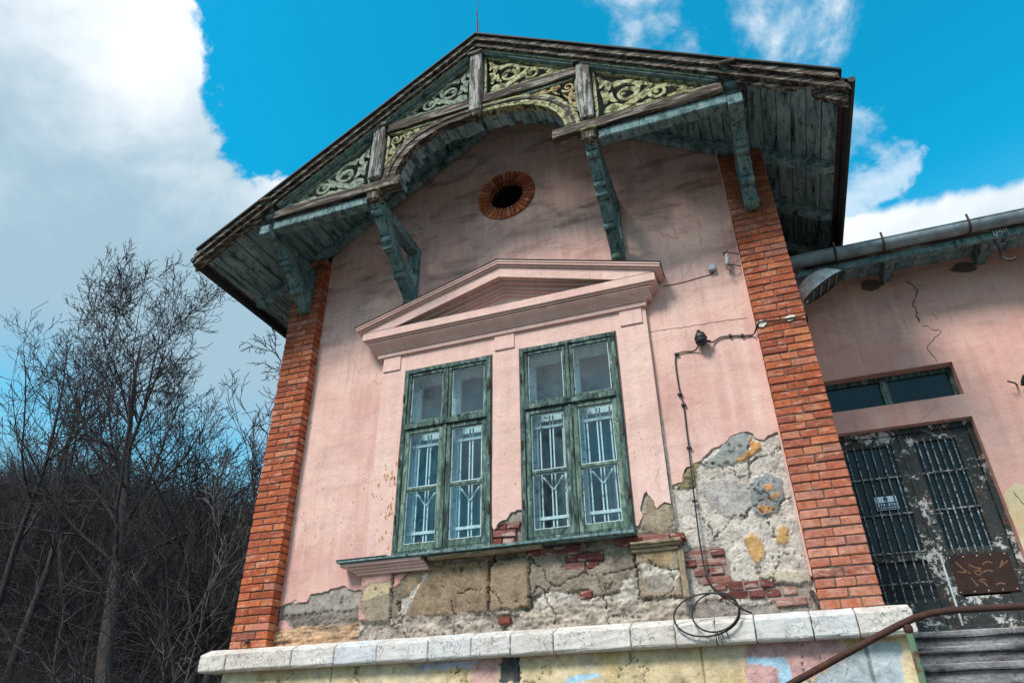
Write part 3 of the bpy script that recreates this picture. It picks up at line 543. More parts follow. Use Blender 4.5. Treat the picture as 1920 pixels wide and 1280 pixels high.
# ---- pediment over the windows
XP = -2.268; ped = MB()
ped.box(XP-1.575, XP+1.575, .045, .14, 5.53, 5.583); ped.box(XP-1.590, XP+1.590, .028, .14, 5.5835, 5.600)
cy = [(.10, 5.6005)]+[(.022-.075*(.5-.5*math.cos(math.pi*t)), 5.6005+.075*t) for t in [i/7 for i in range(8)]]+[(.10, 5.6755)]
ped.prism(cy, XP-1.64, XP+1.64, 'x'); ped.box(XP-1.665, XP+1.665, -.062, .14, 5.676, 5.690); ped.box(XP-1.690, XP+1.690, -.078, .14, 5.7, 5.722); ped.box(XP-1.715, XP+1.715, -.100, .14, 5.7222, 5.818)
ped.box(XP-1.66, XP+1.66, -.05, .14, 5.6902, 5.6998)
pd = bx(XP-1.56, XP+1.56, .035, .14, 5.815, 5.84).build('pediment', 'pinkclean', house)
ped.build('cornice', 'pinkclean', pd, bevel=.003)
def rake(name, d0, d1, y, ex, mt, ybk=.14, bev=.003):
    # sloping member: vertical offsets d0<d1 below the top line
    K = .291; ap = 6.415
    mb = MB()
    for s in (-1, 1):
        low = [(XP+s*ex, ap-d1-K*ex)] if d1 < .13 else [(XP+s*ex, 5.82), (XP+s*(ap-d1-5.82)/K, 5.82)]
        mb.prism([(XP, ap-d0), (XP+s*ex, ap-d0-K*ex)]+low+[(XP, ap-d1)], y, ybk)
    return mb.build(name, mt, pd, bevel=bev)
rake('tin_capping', 0, .013, -.165, 1.80, 'tin')
rake('raking_moulding', .0135, .035, -.158, 1.79, 'pinkclean'); rake('raking_moulding', .0355, .060, -.148, 1.782, 'pinkclean'); rake('raking_moulding', .0605, .080, -.125, 1.765, 'pinkclean'); rake('raking_moulding', .0805, .215, -.102, 1.70, 'pinkclean')
for d0, d1, y, ex in ((.2155, .245, -.02, 1.30), (.2455, .285, .03, 1.18), (.2855, .31, .055, 1.06), (.3105, .345, .085, .95)):
    ap = 6.415; K = .291; mb = MB()
    for s in (-1, 1):
        e0 = (ap-d0-5.82)/K; e1 = max(0.02, (ap-d1-5.82)/K)
        mb.prism([(XP, ap-d0), (XP+s*e0, 5.82), (XP+s*e1, 5.82), (XP, ap-d1)], y, .14)
    mb.build('tympanum_moulding', 'pinkclean', pd)
MB().prism([(XP-.98, 5.821), (XP+.98, 5.821), (XP, 5.821+.98*.291)], .112, .14).build('tympanum', 'pinkclean', pd)
bx(XP-1.52, XP+1.52, -.095, .11, 5.8185, 5.8225).build('tin_flashing', 'tin', pd)

# ---- oculus ring of radial bricks
oc = MB(); oc.tube([(OC[0], .165, OC[1]), (OC[0], .52, OC[1])], .226, 28, cap=False); oc = oc.build('oculus', 'darkening', house)
bx(OC[0]-.4, OC[0]+.4, .56, .58, OC[1]-.4, OC[1]+.4).build('oculus_shade_sheet', 'darkening', oc)  # black sheet behind the ring, painted shade of the open hole
nb = 34
me_oc = [local(MB().prism([(-.0170, .0), (.0170, .0), (.0300, .157), (-.0300, .157)], -.05, .05), 'brick', 'brick', bevel=.004, jit=.0012) for _ in range(3)]
for k in range(nb):
    a = 2*math.pi*k/nb
    link('brick', me_oc[k % 3], (OC[0]+.222*math.cos(a), .158+rnd.uniform(-.003, .003), OC[1]+.222*math.sin(a)), oc, (0, math.pi/2-a, 0))

# ---- brick pilasters, every brick its own piece
def bricks(L_, H=.0655, D=.14, n=9, mt='brick', jit=.0028, bev=.006):
    return [local(bx(-L_/2, L_/2, -D/2, D/2, -H/2, H/2), 'brick', mt, bevel=bev, jit=jit) for _ in range(n)]
BL = {'h': bricks(.137), 's': bricks(.283), 't': bricks(.2155), 'q': bricks(.1415), 'k': bricks(.062, n=3)}
CO = .0764; Z0 = 2.482
def pilaster(px0, px1, label, ztopf, seq):
    core = bx(px0+.012, px1-.012, .010, .175, Z0, ztopf).build('brick_pilaster', 'mortar', house); core['label'] = label
    n = int((ztopf+.02-Z0)/CO)
    for k in range(n):
        x = px0; row = seq[k % 2]; ws = {'h': .137, 's': .283, 't': .2155, 'q': .1415}
        tot = sum(ws[r] for r in row); gap = (px1-px0-tot)/(len(row)-1)
        if len(row) == 3 and k > 4 and rnd.random() < .25: pass
        for r in row:
            o = link('brick', rnd.choice(BL[r]), (x+ws[r]/2+rnd.uniform(-.002, .002), .07+rnd.uniform(-.003, .003), Z0+CO*k+.036+rnd.uniform(-.0015, .0015)), core, (rnd.uniform(-.008, .008), rnd.uniform(-.006, .006)+(math.pi if rnd.random() < .5 else 0), 0))
            x += ws[r]+gap
    return core
pl = pilaster(PX0, PX1, 'left brick pilaster of headers and stretchers', 7.24, ('hs', 'sh'))
pr = pilaster(QX0, QX1, 'right brick pilaster beside the side wing', 7.24, ('qqq', 'tt'))
# thin plaster lip running up the inner edge of the right pilaster
MB().prism([(QX0-.018, 2.75), (QX0-.003, 2.75), (QX0-.003, 7.4), (QX0-.012, 7.4)], .095, .131).build('plaster_lip', 'pinkclean', house, jit=.002)

# ---- bricks laid bare in the wall
def bare(poly, yf, seed, L_=.235, H=.064, skip=.0):
    r = random.Random(seed); xs = [p[0] for p in poly]; zz = [p[1] for p in poly]; z = min(zz)+.030; row = 0
    while z < max(zz):
        x = min(xs)-r.uniform(0, .12); 
        while x < max(xs):
            l = L_ if r.random() < .45 else .115; cx = x+l/2
            def hit(a, b): return bool(inpoly(np.array([a]), np.array([b]), poly)[0])
            if (hit(cx, z) or (hit(x+.04, z) and hit(x+l-.04, z))) and r.random() >= skip and not (W1[0]-.02 < cx < W1[1]+.02 and z > 3.2) and not (W2[0]-.02 < cx < W2[1]+.02 and z > 3.2) and cx < QX0-.03:
                o = link('brick', r.choice(BB[l > .2]), (cx, yf+.05+r.uniform(-.008, .012), z+r.uniform(-.003, .003)), dr, (r.uniform(-.03, .03), r.uniform(-.02, .02), r.uniform(-.03, .03)))
            x += l+.011
        z += H+.011; row += 1
BB = {True: bricks(.235, .064, .1, 6, 'brickold', .005, .008), False: bricks(.115, .064, .1, 5, 'brickold', .005, .008)}
bare(P['brM'], .098, 1); bare(P['brC'], .104, 2); bare(P['brR'], .137, 3); bare(P['brR2'], .136, 4, skip=.05); bare(P['brB'], .085, 5); bare(P['brC2'], .10, 6); bare([(-1.2, 3.13), (-.68, 3.135), (-.68, 3.20), (-1.2, 3.20)], .055, 7)
bare([(-2.0, 3.12), (-1.60, 3.12), (-1.60, 3.2), (-2.0, 3.2)], .07, 12)
# small cornice stub, right end of the dado
cs = MB()
for z0, z1, y, e in ((3.055, 3.085, .055, 0), (3.085, 3.11, .03, .02), (3.11, 3.135, .005, .04)): cs.box(-1.10+e*0, -.70+e, y, .13, z0, z1)
M['tanstone'] = simple('tan_plaster_moulding', (.30, .225, .15), .9, 0, .45, 20, .01)
cs.build('dado_cornice_stub', 'tanstone', house, bevel=.006, jit=.004, sub=.1)
bx(-.71, -.66, .07, .14, 2.66, 3.055).build('dado_return', 'tanstone', house, bevel=.006, jit=.004, sub=.1)
# left dado mouldings under the sill, still pink
cs = MB()
for z0, z1, y, e in ((3.09, 3.115, .05, .05), (3.115, 3.14, .03, .08), (3.14, 3.165, .005, .13), (3.165, 3.196, -.025, .20)): cs.box(-3.79-e, -3.05-e*.3, y, .13, z0, z1)
cs.build('sill_moulding', 'pinkclean', house, bevel=.004, sub=.12, jit=.0015)
bx(-3.04, -1.9, -.01, .12, 3.165, 3.196).build('sill_moulding', 'tanstone', house, bevel=.006, sub=.1, jit=.006)
# sill flashing
sl = bx(-4.02, -1.04, -.055, .10, 3.200, 3.222).build('window_sill', 'teal', house, bevel=.003, sub=.2, jit=.002)
bx(-4.025, -3.46, -.058, .10, 3.2225, 3.232).build('tin_flashing', 'tin', sl)

# ---- stone ledge
xs = [-5.40, -5.085, -4.337, -3.875, -3.433, -2.925, -2.52, -2.159, -1.782, -1.139, -.787, -.48, -.187, .218, .529, .905]
pln = bx(PX0+.02, QX1+.085, .02, 1.45, 0, 2.262).build('plinth', 'mortar', house)
for i in range(len(xs)-1):
    a, b = xs[i]+.0035, xs[i+1]-.0035; yf = -.14+rnd.uniform(-.004, .004)
    poly = [(yf, 2.285), (yf, 2.425+rnd.uniform(-.004, .004)), (-.005, 2.480), (.12, 2.48), (.12, 2.27), (yf+.02, 2.266)]
    mb = MB().prism(poly, a, b, 'x')
    o = mb.build('ledge_stone', 'ledge', pln, bevel=.007, sub=.12, jit=.0022, smooth=False)
def pfield(X, Z):
    P = POLY; wx = fbm(X, Z, 10, 21)*.06+fbm(X, Z, 50, 22, 3)*.02; wz = fbm(X, Z, 10, 23)*.06
    n1 = fbm(X, Z, 3, 31, 6); n2 = fbm(X, Z, 35, 32, 4, .7); st = fbm(X*4, Z*.5, 4, 33)
    Y = -.030-n1*.006-n2*.002; C = np.empty(X.shape+(3,)); C[:] = (.64, .505, .31); C *= (1+n1*.35+n2*.12+st*.3)[..., None]
    k_ = np.clip((fbm(X, Z, 2.2, 35)-.02)*6, 0, 1)[..., None]*.6; C = C*(1-k_)+np.array((.55, .38, .16))*(1+st*.5)[..., None]*k_
    k_ = np.clip((fbm(X, Z, 2.6, 37)-.04)*8, 0, 1)[..., None]*.35; C = C*(1-k_)+np.array((.62, .56, .46))*(1+st*.3)[..., None]*k_
    def put(k, c, dy=0., wp=1., nz=.4):
        m = inpoly(X+wx*wp, Z+wz*wp, P[k]); C[m] = (np.array(c)*(1+n1*nz+n2*nz)[..., None])[m]; Y[m] += dy
    put('pl_lav', (.47, .45, .55)); put('pl_pinkc', (.60, .36, .32)); put('pl_dark', (.10, .10, .10), .02, 1.5, 1.2)
    put('pl_pink1', (.56, .33, .31)); put('pl_och', (.46, .33, .17)); put('pl_grey', (.40, .45, .47), .006, 1.3); put('pl_blue1', (.40, .58, .72), 0, .2, .1); put('pl_blue2', (.40, .60, .74), 0, .2, .1)
    for gx in (-2.135, -3.95, -.62, .55):
        m = abs(X+wx*.12-gx) < .009; C[m] *= .45; Y[m] += .008
    f1, ed, cid = worley(X+fbm(X, Z, 4, 60)*.5, Z+fbm(X, Z, 4, 61)*.5, 1.1, 62)
    m = (ed < .008); Y[m] += .012; C[m] *= .3
    m = fbm(X, Z, 26, 70, 4) > .29; C[m] *= .5
    return Y, np.clip(C, .02, .75)
grid_mesh('plinth_render', PX0+.005, QX1+.09, .0, 2.27, .0135, pfield, 'plinth', pln)
bx(QX1+.083, QX1+.09, -.03, 1.45, 0, 2.262).build('plinth_return', 'step', pln)

# ochre paint chips where the pink coat has flaked, thickest beside the left window
cm_ = MB(); rc = random.Random(77)
def chip(cx, cz, s_, y): 
    n_ = 9; cm_.prism([(cx+s_*rc.uniform(.5, 1.1)*math.cos(t)*.7, cz+s_*rc.uniform(.5, 1.2)*math.sin(t)*1.3) for t in [2*math.pi*i/n_ for i in range(n_)]], y-.0015, y+.003)
for i in range(46):
    z = rc.uniform(3.27, 4.6)*.6+rc.uniform(3.27, 3.9)*.4; x = -3.50-abs(rc.gauss(0, .10)); x = max(x, -3.76)
    chip(x, z, rc.uniform(.006, .024), .0775)
for i in range(30): chip(rc.uniform(-4.65, -3.85), rc.uniform(3.3, 4.6), rc.uniform(.004, .013), .1315)
for i in range(10): chip(rc.uniform(-2.4, -2.12), rc.uniform(3.7, 5.2), rc.uniform(.004, .012), .0775)
for i in range(14): chip(rc.uniform(-1.02, -.75), rc.uniform(3.7, 5.2), rc.uniform(.004, .010), .0775)
M['chip'] = simple('ochre_chip', (.50, .24, .11), .9, 0, .3, 30)
cm_.build('paint_chips', 'chip', house)['kind'] = 'stuff'

# ================================================================ ROOF
XE = 3.69                                    # half width of the roof
roof = MB()
for s in (-1, 1):
    roof.prism([(XC, ZS+.034), (XC+s*(XE+.02), ZS+.034-SL*(XE+.02)), (XC+s*(XE+.02), ZS+.10-SL*(XE+.02)), (XC, ZS+.10)], -1.0, 8.0)
roof = roof.build('roof', 'roof', house)
cosA = math.cos(AR); W_ = .125
me_pl = {}
def plank(s, x, y0, y1):
    ln = round(y1-y0, 2)
    if ln not in me_pl: me_pl[ln] = [local(bx(-W_/2/cosA+.004, W_/2/cosA-.004, -ln/2, ln/2, -.014, .014), 'soffit_plank', 'tealy', bevel=.003, jit=.0012, sub=.4) for _ in range(3)]
    xm = XC+s*x; link('soffit_plank', rnd.choice(me_pl[ln]), (xm, (y0+y1)/2, zs(xm)+.017+rnd.uniform(-.003, .003)), roof, (rnd.uniform(-.008, .008), s*AR, rnd.uniform(-.004, .004)))
for s in (-1, 1):
    k = 0
    while W_*(k+.5) < XE-.02:
        x = W_*(k+.5); k += 1
        plank(s, x, -.97, .028)
        if x > 2.5:
            for y in (.032, 1.032, 2.032, 3.032, 4.032): plank(s, x, y, y+.996)
# rafters under the planks, tails showing outside the walls
for s in (-1, 1):
    for y in (.03, .83, 1.63, 2.43, 3.23, 4.03, 4.83):
        for (a, b) in ((2.2, 3.60),) if y > .1 else ((0.05, 3.60),):
            d = .115/cosA
            mb = MB().prism([(XC+s*a, ZS-SL*a-.001), (XC+s*b, ZS-SL*b-.001), (XC+s*b, ZS-SL*b-d*.55), (XC+s*(b-.10), ZS-SL*(b-.10)-d), (XC+s*a, ZS-SL*a-d)], y, y+.085)
            mb.build('rafter', 'tealy', roof, bevel=.004)
# eave boards
for s in (-1, 1):
    x = XC+s*XE; z = ZS-SL*XE
    MB().prism([(x-s*.03, z-.035), (x+s*.012, z-.06), (x+s*.012, z+.09), (x-s*.03, z+.09)], -1.0, 7.9).build('eave_board', 'tin', roof, bevel=.004)
    MB().tube([(x+s*.03, -1.03, z+.035), (x+s*.03, 7.9, z+.035)], .034, 8).build('eave_gutter', 'tin', roof)
# verge: stack of boards along each slope
for s, mt in ((-1, 'weathL'), (1, 'weathR')):
    def vb(name, d0, d1, y0, y1, m_, a=0., b=XE, **k):
        # d0,d1 = vertical drop below the 9.262 line
        T = 9.262; mb = MB(); n = 9; pts0 = []; pts1 = []
        for i in range(n+1):
            t = a+(b-a)*i/n; j = rnd.uniform(-.003, .003); pts0.append((XC+s*t, T-SL*t-d0)); pts1.append((XC+s*t, T-SL*t-d1+j))
        for i in range(n): mb.prism([pts0[i], pts0[i+1], pts1[i+1], pts1[i]], y0, y1)
        bm_ = mb.build(name, m_, roof, **k); return bm_
    vb('verge_cover', -.004, .020, -1.075, -.70, 'tin', 0, XE-.03)
    vb('verge_board', .021, .105, -1.045, -.985, mt, 0, XE-.06 if s > 0 else XE)
    vb('verge_moulding', .106, .128, -1.065, -1.0, mt, 0, XE-.10)
    vb('verge_board', .129, .205, -1.025, -.975, mt, 0, XE-.02)
    vb('verge_moulding', .206, .226, -1.045, -.98, mt, 0, XE-.35 if s > 0 else XE-.02)
    vb('verge_board', .227, .262, -1.005, -.965, 'limedull', 0, 2.62)
    vb('verge_board', .227, .275, -.995, -.955, mt, 2.78, XE-.02 if s < 0 else XE-.42)
    vb('verge_moulding', .263, .285, -.985, -.93, 'teal', 0, 2.60)
# broken stub ends of the right verge
sb = MB(); x = XC+XE
for a, b, c_, d, y in ((-.30, -.02, -.20, -.31, -.95), (-.10, .0, -.10, -.21, -1.0)):
    sb.prism([(x+a, ZS+.14-SL*(XE+a)+c_+.0), (x+b, ZS+.14-SL*(XE+b)+c_), (x+b-.02, ZS+.14-SL*(XE+b)+d), (x+a+.03, ZS+.14-SL*(XE+a)+d+.02)], y, y+.07)
sb.build('broken_verge_end', 'weathR', roof, bevel=.006, jit=.008, sub=.08)

# ================================================================ GABLE TRUSS
truss = bx(XC-.05, XC+.05, -.90, .12, 8.86, 9.0).build('gable_truss', 'teal', house)
def zv(t): return 9.262-.285-SL*t           # lower edge of the verge at distance t from the ridge
def beamx(x0, x1, z0, z1, y0, y1, name, mt, **k):
    mb = MB(); n = 6
    for i in range(n): mb.box(x0+(x1-x0)*i/n, x0+(x1-x0)*(i+1)/n, y0, y1, z0, z1)
    return bx(x0, x1, y0, y1, z0, z1).build(name, mt, truss, bevel=.010, jit=.002, sub=.3, **k)
beamx(-1.325, .445, 7.165, 7.300, -.975, -.86, 'tie_beam', 'weathx'); beamx(-4.86, -3.15, 7.150, 7.290, -.975, -.86, 'tie_beam', 'weathx')
beamx(-.84, .46, 7.035, 7.160, -.93, -.80, 'lower_rail', 'teal'); beamx(-4.87, -3.58, 7.02, 7.145, -.93, -.80, 'lower_rail', 'teal')
beamx(-3.395, -.99, 8.075, 8.215, -.965, -.85, 'collar_beam', 'weathx')
def post(x, w_, z0, z1, yf, cap=True, lower=None):
    mb = bx(x-w_/2, x+w_/2, yf, -.84, z0, z1)
    o = mb.build('truss_post', 'weathpost', truss, bevel=.014, jit=.002, sub=.4)
    bx(x-w_/2-.025, x+w_/2+.025, yf-.03, -.86, z1+.001, z1+.04).build('post_cap', 'weathx', truss, bevel=.01, jit=.003)
    return o
post(XC-.02, .15, 7.945, 8.93, -1.01); post(XC-1.29, .155, 7.345, 8.18, -.992); post(XC+1.27, .155, 7.32, 8.20, -.992)
for x in (XC-1.29, XC+1.27):
    bx(x-.073, x+.073, -.985, -.84, 7.01, 7.14).build('post_tail', 'weathz', truss, bevel=.02, jit=.003, sub=.08)
    bx(x-.085, x+.085, -1.0, -.85, 7.141, 7.163).build('post_collar', 'lime', truss, bevel=.005)
MB().prism([(XC-.075-.02, 7.944), (XC+.075-.02, 7.944), (XC+.03-.02, 7.87), (XC-.03-.02, 7.87)], -1.0, -.86).build('post_tail', 'weathz', truss, bevel=.012, jit=.003)
# arch braces
oa = [(1.195, 7.30), (1.17, 7.45), (1.10, 7.62), (.99, 7.78), (.84, 7.90), (.66, 7.985), (.45, 8.03), (.22, 8.05), (0, 8.055)]
ia = [(1.03, 7.30), (1.00, 7.44), (.93, 7.58), (.82, 7.71), (.68, 7.80), (.52, 7.87), (.35, 7.91), (.17, 7.93), (0, 7.935)]
for s in (-1, 1):
    mb = MB(); ml = MB()
    for i in range(8):
        P4 = [(XC+s*oa[i][0], oa[i][1]), (XC+s*oa[i+1][0], oa[i+1][1]), (XC+s*ia[i+1][0], ia[i+1][1]), (XC+s*ia[i][0], ia[i][1])]
        mb.prism(P4, -.955, -.86)
        Q = [(P4[0][0]*.72+P4[3][0]*.28, P4[0][1]*.72+P4[3][1]*.28), (P4[1][0]*.72+P4[2][0]*.28, P4[1][1]*.72+P4[2][1]*.28), (P4[1][0]*.5+P4[2][0]*.5, P4[1][1]*.5+P4[2][1]*.5), (P4[0][0]*.5+P4[3][0]*.5, P4[0][1]*.5+P4[3][1]*.5)]
        ml.prism(Q, -.968, -.9551)
    a = mb.build('arch_brace', 'lime' if s > 0 else 'weathx', truss, jit=.0015); ml.build('arch_moulding', 'weathx', truss)
    # short boards lining the arch behind the brace
    for i in range(8):
        for h in (0, 1):
            t0 = h*.5; t1 = t0+.5
            a0 = Vector(ia[i]).lerp(Vector(ia[i+1]), t0); a1 = Vector(ia[i]).lerp(Vector(ia[i+1]), t1)
            q = [(XC+s*(a0.x+.02), a0.y+.03), (XC+s*(a1.x+.02), a1.y+.03), (XC+s*(a1.x+.03), a1.y+.055), (XC+s*(a0.x+.03), a0.y+.055)]
            MB().prism(q, -.85, -.66+rnd.uniform(-.04, .04)).build('arch_slat', 'tealy', truss, bevel=.004, jit=.004)
# ---- fretwork
def spiral(cx, cz, r0, a0, turns, s=1, n=22, r1=.25):
    return [(cx+s*(r0*(1-(1-r1)*i/n))*math.cos(a0+turns*2*math.pi*i/n), cz+(r0*(1-(1-r1)*i/n))*math.sin(a0+turns*2*math.pi*i/n)) for i in range(n+1)]
def bez(p0, p1, p2, n=10): return [tuple(Vector(p0)*(1-t)**2+Vector(p1)*2*t*(1-t)+Vector(p2)*t*t) for t in [i/n for i in range(n+1)]]
def taper(n, a, b, c=None):
    return [a+(b-a)*math.sin(math.pi*min(1, i/(n-1)*1.0))**.8 if c is None else a+(c-a)*i/(n-1)+b*math.sin(math.pi*i/(n-1)) for i in range(n)]
def fret(s, tri, scrolls, mt, label=None):
    # tri: outline in (t, z) with t = distance from ridge line towards side s
    T3 = [Vector(p) for p in tri]; cen = (T3[0]+T3[1]+T3[2])/3
    X = lambda p: (XC+s*p[0], p[1])
    panel = MB()
    fr = []
    for i in range(3):
        a, b = T3[i], T3[(i+1) % 3]; d = (b-a).normalized(); q = Vector((-d.y, d.x))
        if (cen-a).dot(q) < 0: q = -q
        w_ = .032
        panel.prism([X(a), X(b), X(b-d*.09+q*w_), X(a+d*.09+q*w_)], -.935+.0015*i, -.90)
        fr.append([X(a+q*w_+d*.09), X(b+q*w_-d*.09), X(b+q*(w_+.010)-d*.12), X(a+q*(w_+.010)+d*.12)])
    pn = panel.build('fretwork_panel', 'limedull' if mt != 'lime' else 'lime', truss)
    if label: pn['label'] = label
    y = -.925
    sm = MB()
    for k, (kind, a) in enumerate(scrolls):
        yy = y+.0012*k
        if kind == 's':
            pts = [X(p) for p in spiral(*a[:5])]; n = len(pts); sm.band(pts, [a[5]*(1-.55*i/n) for i in range(n)], yy, -.90-.0008*k)
            c0 = pts[-1]; sm.prism([(c0[0]+a[5]*1.15*math.cos(t), c0[1]+a[5]*1.15*math.sin(t)) for t in [2*math.pi*j/10 for j in range(10)]], yy-.0006, -.9005-.0008*k)
        elif kind == 'b':
            pts = [X(p) for p in bez(*a[:3])]; n = len(pts); sm.band(pts, [a[3]*(.35+.9*math.sin(math.pi*(i+.6)/(n+.2))) for i in range(n)], yy, -.90-.0008*k)
    o = sm.build('scrollwork', mt, truss); return pn
def bigs(t0, z0, sx, sz, w_=.02):
    # acanthus-like composition in a right triangle: tall side at t0, foot along z0, running out by sx, tall by sz
    q = lambda a, b: (t0+sx*a, z0+sz*b)
    r = min(sx, sz)
    S = [('s', (*q(.27, .40), r*.27, 2.3, -1.15, w_)), ('s', (*q(.56, .215), r*.155, 2.6, 1.1, w_*.85)), ('b', (q(.05, .08), q(.28, -.02), q(.52, .42), w_*1.1)),
         ('b', (q(.40, .15), q(.62, .48), q(.78, .12), w_*.85)), ('b', (q(.70, .20), q(.82, .20), q(.93, .04), w_*.6)), ('b', (q(.08, .82), q(.16, .62), q(.05, .50), w_)),
         ('b', (q(.04, .58), q(.12, .45), q(.06, .26), w_*1.2)), ('b', (q(.25, .42), q(.34, .52), q(.36, .35), w_)), ('b', (q(.42, .47), q(.36, .60), q(.22, .66), w_*.8)),
         ('b', (q(.06, .14), q(.15, .22), q(.22, .12), w_)), ('b', (q(.63, .07), q(.72, .03), q(.82, .07), w_*.8)), ('b', (q(.12, .70), q(.22, .74), q(.30, .62), w_*.7)), ('b', (q(.40, .06), q(.5, .10), q(.58, .05), w_*.8)),
         ('s', (*q(.10, .93-.2), r*.06, 0, .9, w_*.5)), ('b', (q(.02, .96), q(.09, .80), q(.03, .68), w_*.8)), ('b', (q(.13, .05), q(.30, .09), q(.42, .03), w_*.8)), ('b', (q(.18, .26), q(.10, .36), q(.14, .50), w_*.9)),
         ('b', (q(.30, .60), q(.42, .56), q(.50, .42), w_*.8)), ('b', (q(.52, .40), q(.62, .36), q(.66, .26), w_*.7)), ('b', (q(.22, .36), q(.28, .44), q(.24, .50), w_*.9)), ('b', (q(.72, .12), q(.80, .14), q(.86, .06), w_*.6))]
    return S
for s, mt in ((-1, 'limedull'), (1, 'lime')):
    a = 1.36 if s > 0 else 1.375
    zt = lambda t: zv(t)
    fret(s, [(a, 7.305), (2.60, 7.315), (a, zt(a)+.0)], bigs(a+.03, 7.34, 1.15, .66, .027), mt, 'lower fretwork panel with large scrolls')
    fret(s, [(.065, 8.22), (1.19, 8.225), (.065, zt(.065))], bigs(.10, 8.25, 1.02, .62, .024), mt if s > 0 else 'limedull', 'upper fretwork panel beside the king post')
    # small spandrel between arch, collar and post
    P3 = [(1.19, 8.07), (1.19, 7.50), (.50, 8.07)]
    sp = []
    for cx, cz, r in ((1.08, 7.95, .075), (1.12, 7.78, .05), (.93, 7.99, .055), (1.13, 7.66, .03), (.80, 8.02, .035)):
        sp.append(('s', (cx, cz, r, rnd.uniform(0, 6), 1.2, .014)))
    sp += [('b', ((1.16, 7.60), (1.02, 7.76), (1.15, 7.92), .014)), ('b', ((.66, 8.04), (.86, 7.93), (1.0, 8.04), .014)), ('b', ((.98, 7.88), (.9, 7.93), (.88, 8.05), .011)), ('b', ((1.02, 7.86), (1.1, 7.72), (1.17, 7.74), .011))]
    M['ochrewood'] = M.get('ochrewood') or wood('ochre_yellow_peeling_wood', [(.28, BK), (.4, (.20, .13, .06)), (.52, (.42, .30, .13)), (.62, (.50, .43, .26)), (.8, (.3, .3, .2))], (6, 6, 6), black=.5)
    fret(s, P3, sp, 'ochrewood' if s > 0 else 'lime', 'small curved spandrel of tight scrolls')

# ================================================================ BRACKETS
def bracket(x, ytop, ztop_, ybot, zbot, wallz, wally, label, w_=.125, tail=False):
    # strut outline in (y, z): moulded lower face from the front top down to the wall
    A = Vector((ytop, ztop_)); B = Vector((ybot, zbot)); d = (B-A); Ln = d.length; d.normalize(); q = Vector((-abs(d.y), -d.x if d.x < 0 else d.x*-1))
    q = Vector((d.y, -d.x));  q = q if q.x < 0 else -q          # outward (towards the viewer, down)
    prof = []
    bowh = .03
    def bow(t): return bowh*math.sin(math.pi*t)
    rolls = (.13, .30, .345, .55, .60, .82) if not tail else (.10, .36, .41, .45, .72)
    for i in range(91):
        t = i/90; o = bow(t)
        for r in rolls:
            e = abs(t-r)*Ln
            if e < .036: o += .042*math.sqrt(max(0, 1-(e/.036)**2))
            elif e < .052: o -= .012
        prof.append(A+d*Ln*t+q*o)
    B2 = B+Vector((.03, -.0)) 
    back = [B+Vector((.0, -.045)), B+Vector((.055, -.03)), B+Vector((.06, .05))]
    for i in range(9):
        t = 1-i/8; back.append(A+d*Ln*t+q*(bow(t)-.135-.02*math.sin(math.pi*t)))
    ol = prof+back
    br = MB().prism([(p.x, p.y) for p in ol], x-w_/2, x+w_/2, 'x').build('bracket', 'teal', house, jit=.001)
    br['label'] = label
    # wall post and top rail
    bx(x-.075, x+.075, wally-.085, wally, zbot-.02, wallz+.05).build('wall_post', 'teal', br, bevel=.008, jit=.002)
    bx(x-.07, x+.07, ytop+.07, wally-.086, wallz-.06, wallz+.07).build('top_rail', 'teal', br, bevel=.008, jit=.002)
    bx(x-w_/2-.016, x+w_/2+.016, ytop-.055, ytop+.10, ztop_+.0, ztop_+.035).build('bracket_cap', 'weathx', br, bevel=.006, jit=.003)
    M['mossgreen'] = M.get('mossgreen') or simple('moss_green_bracket_foot', (.10, .16, .10), .8, 0, .5, 18)
    MB().lathe([(.001, -.0), (w_*.36, .005), (w_*.5, .03), (w_*.53, .07)], (x, ybot-.012, zbot-.075), (0, -.15, 1), 14).build('bracket_foot', 'mossgreen', br, smooth=True)
    return br
bracket(.53, -1.05, 7.40, -.05, 6.43, 7.0, 0, 'outer bracket on the right pilaster')
bracket(-4.95, -1.05, 7.37, -.05, 6.42, 7.0, 0, 'outer bracket on the left pilaster')
bracket(-.93, -.92, 7.02, .055, 6.23, 7.02, .13, 'inner bracket right of the round opening', tail=True)
bracket(-3.485, -.92, 7.02, .055, 6.25, 7.02, .13, 'inner bracket left of the round opening', tail=True)

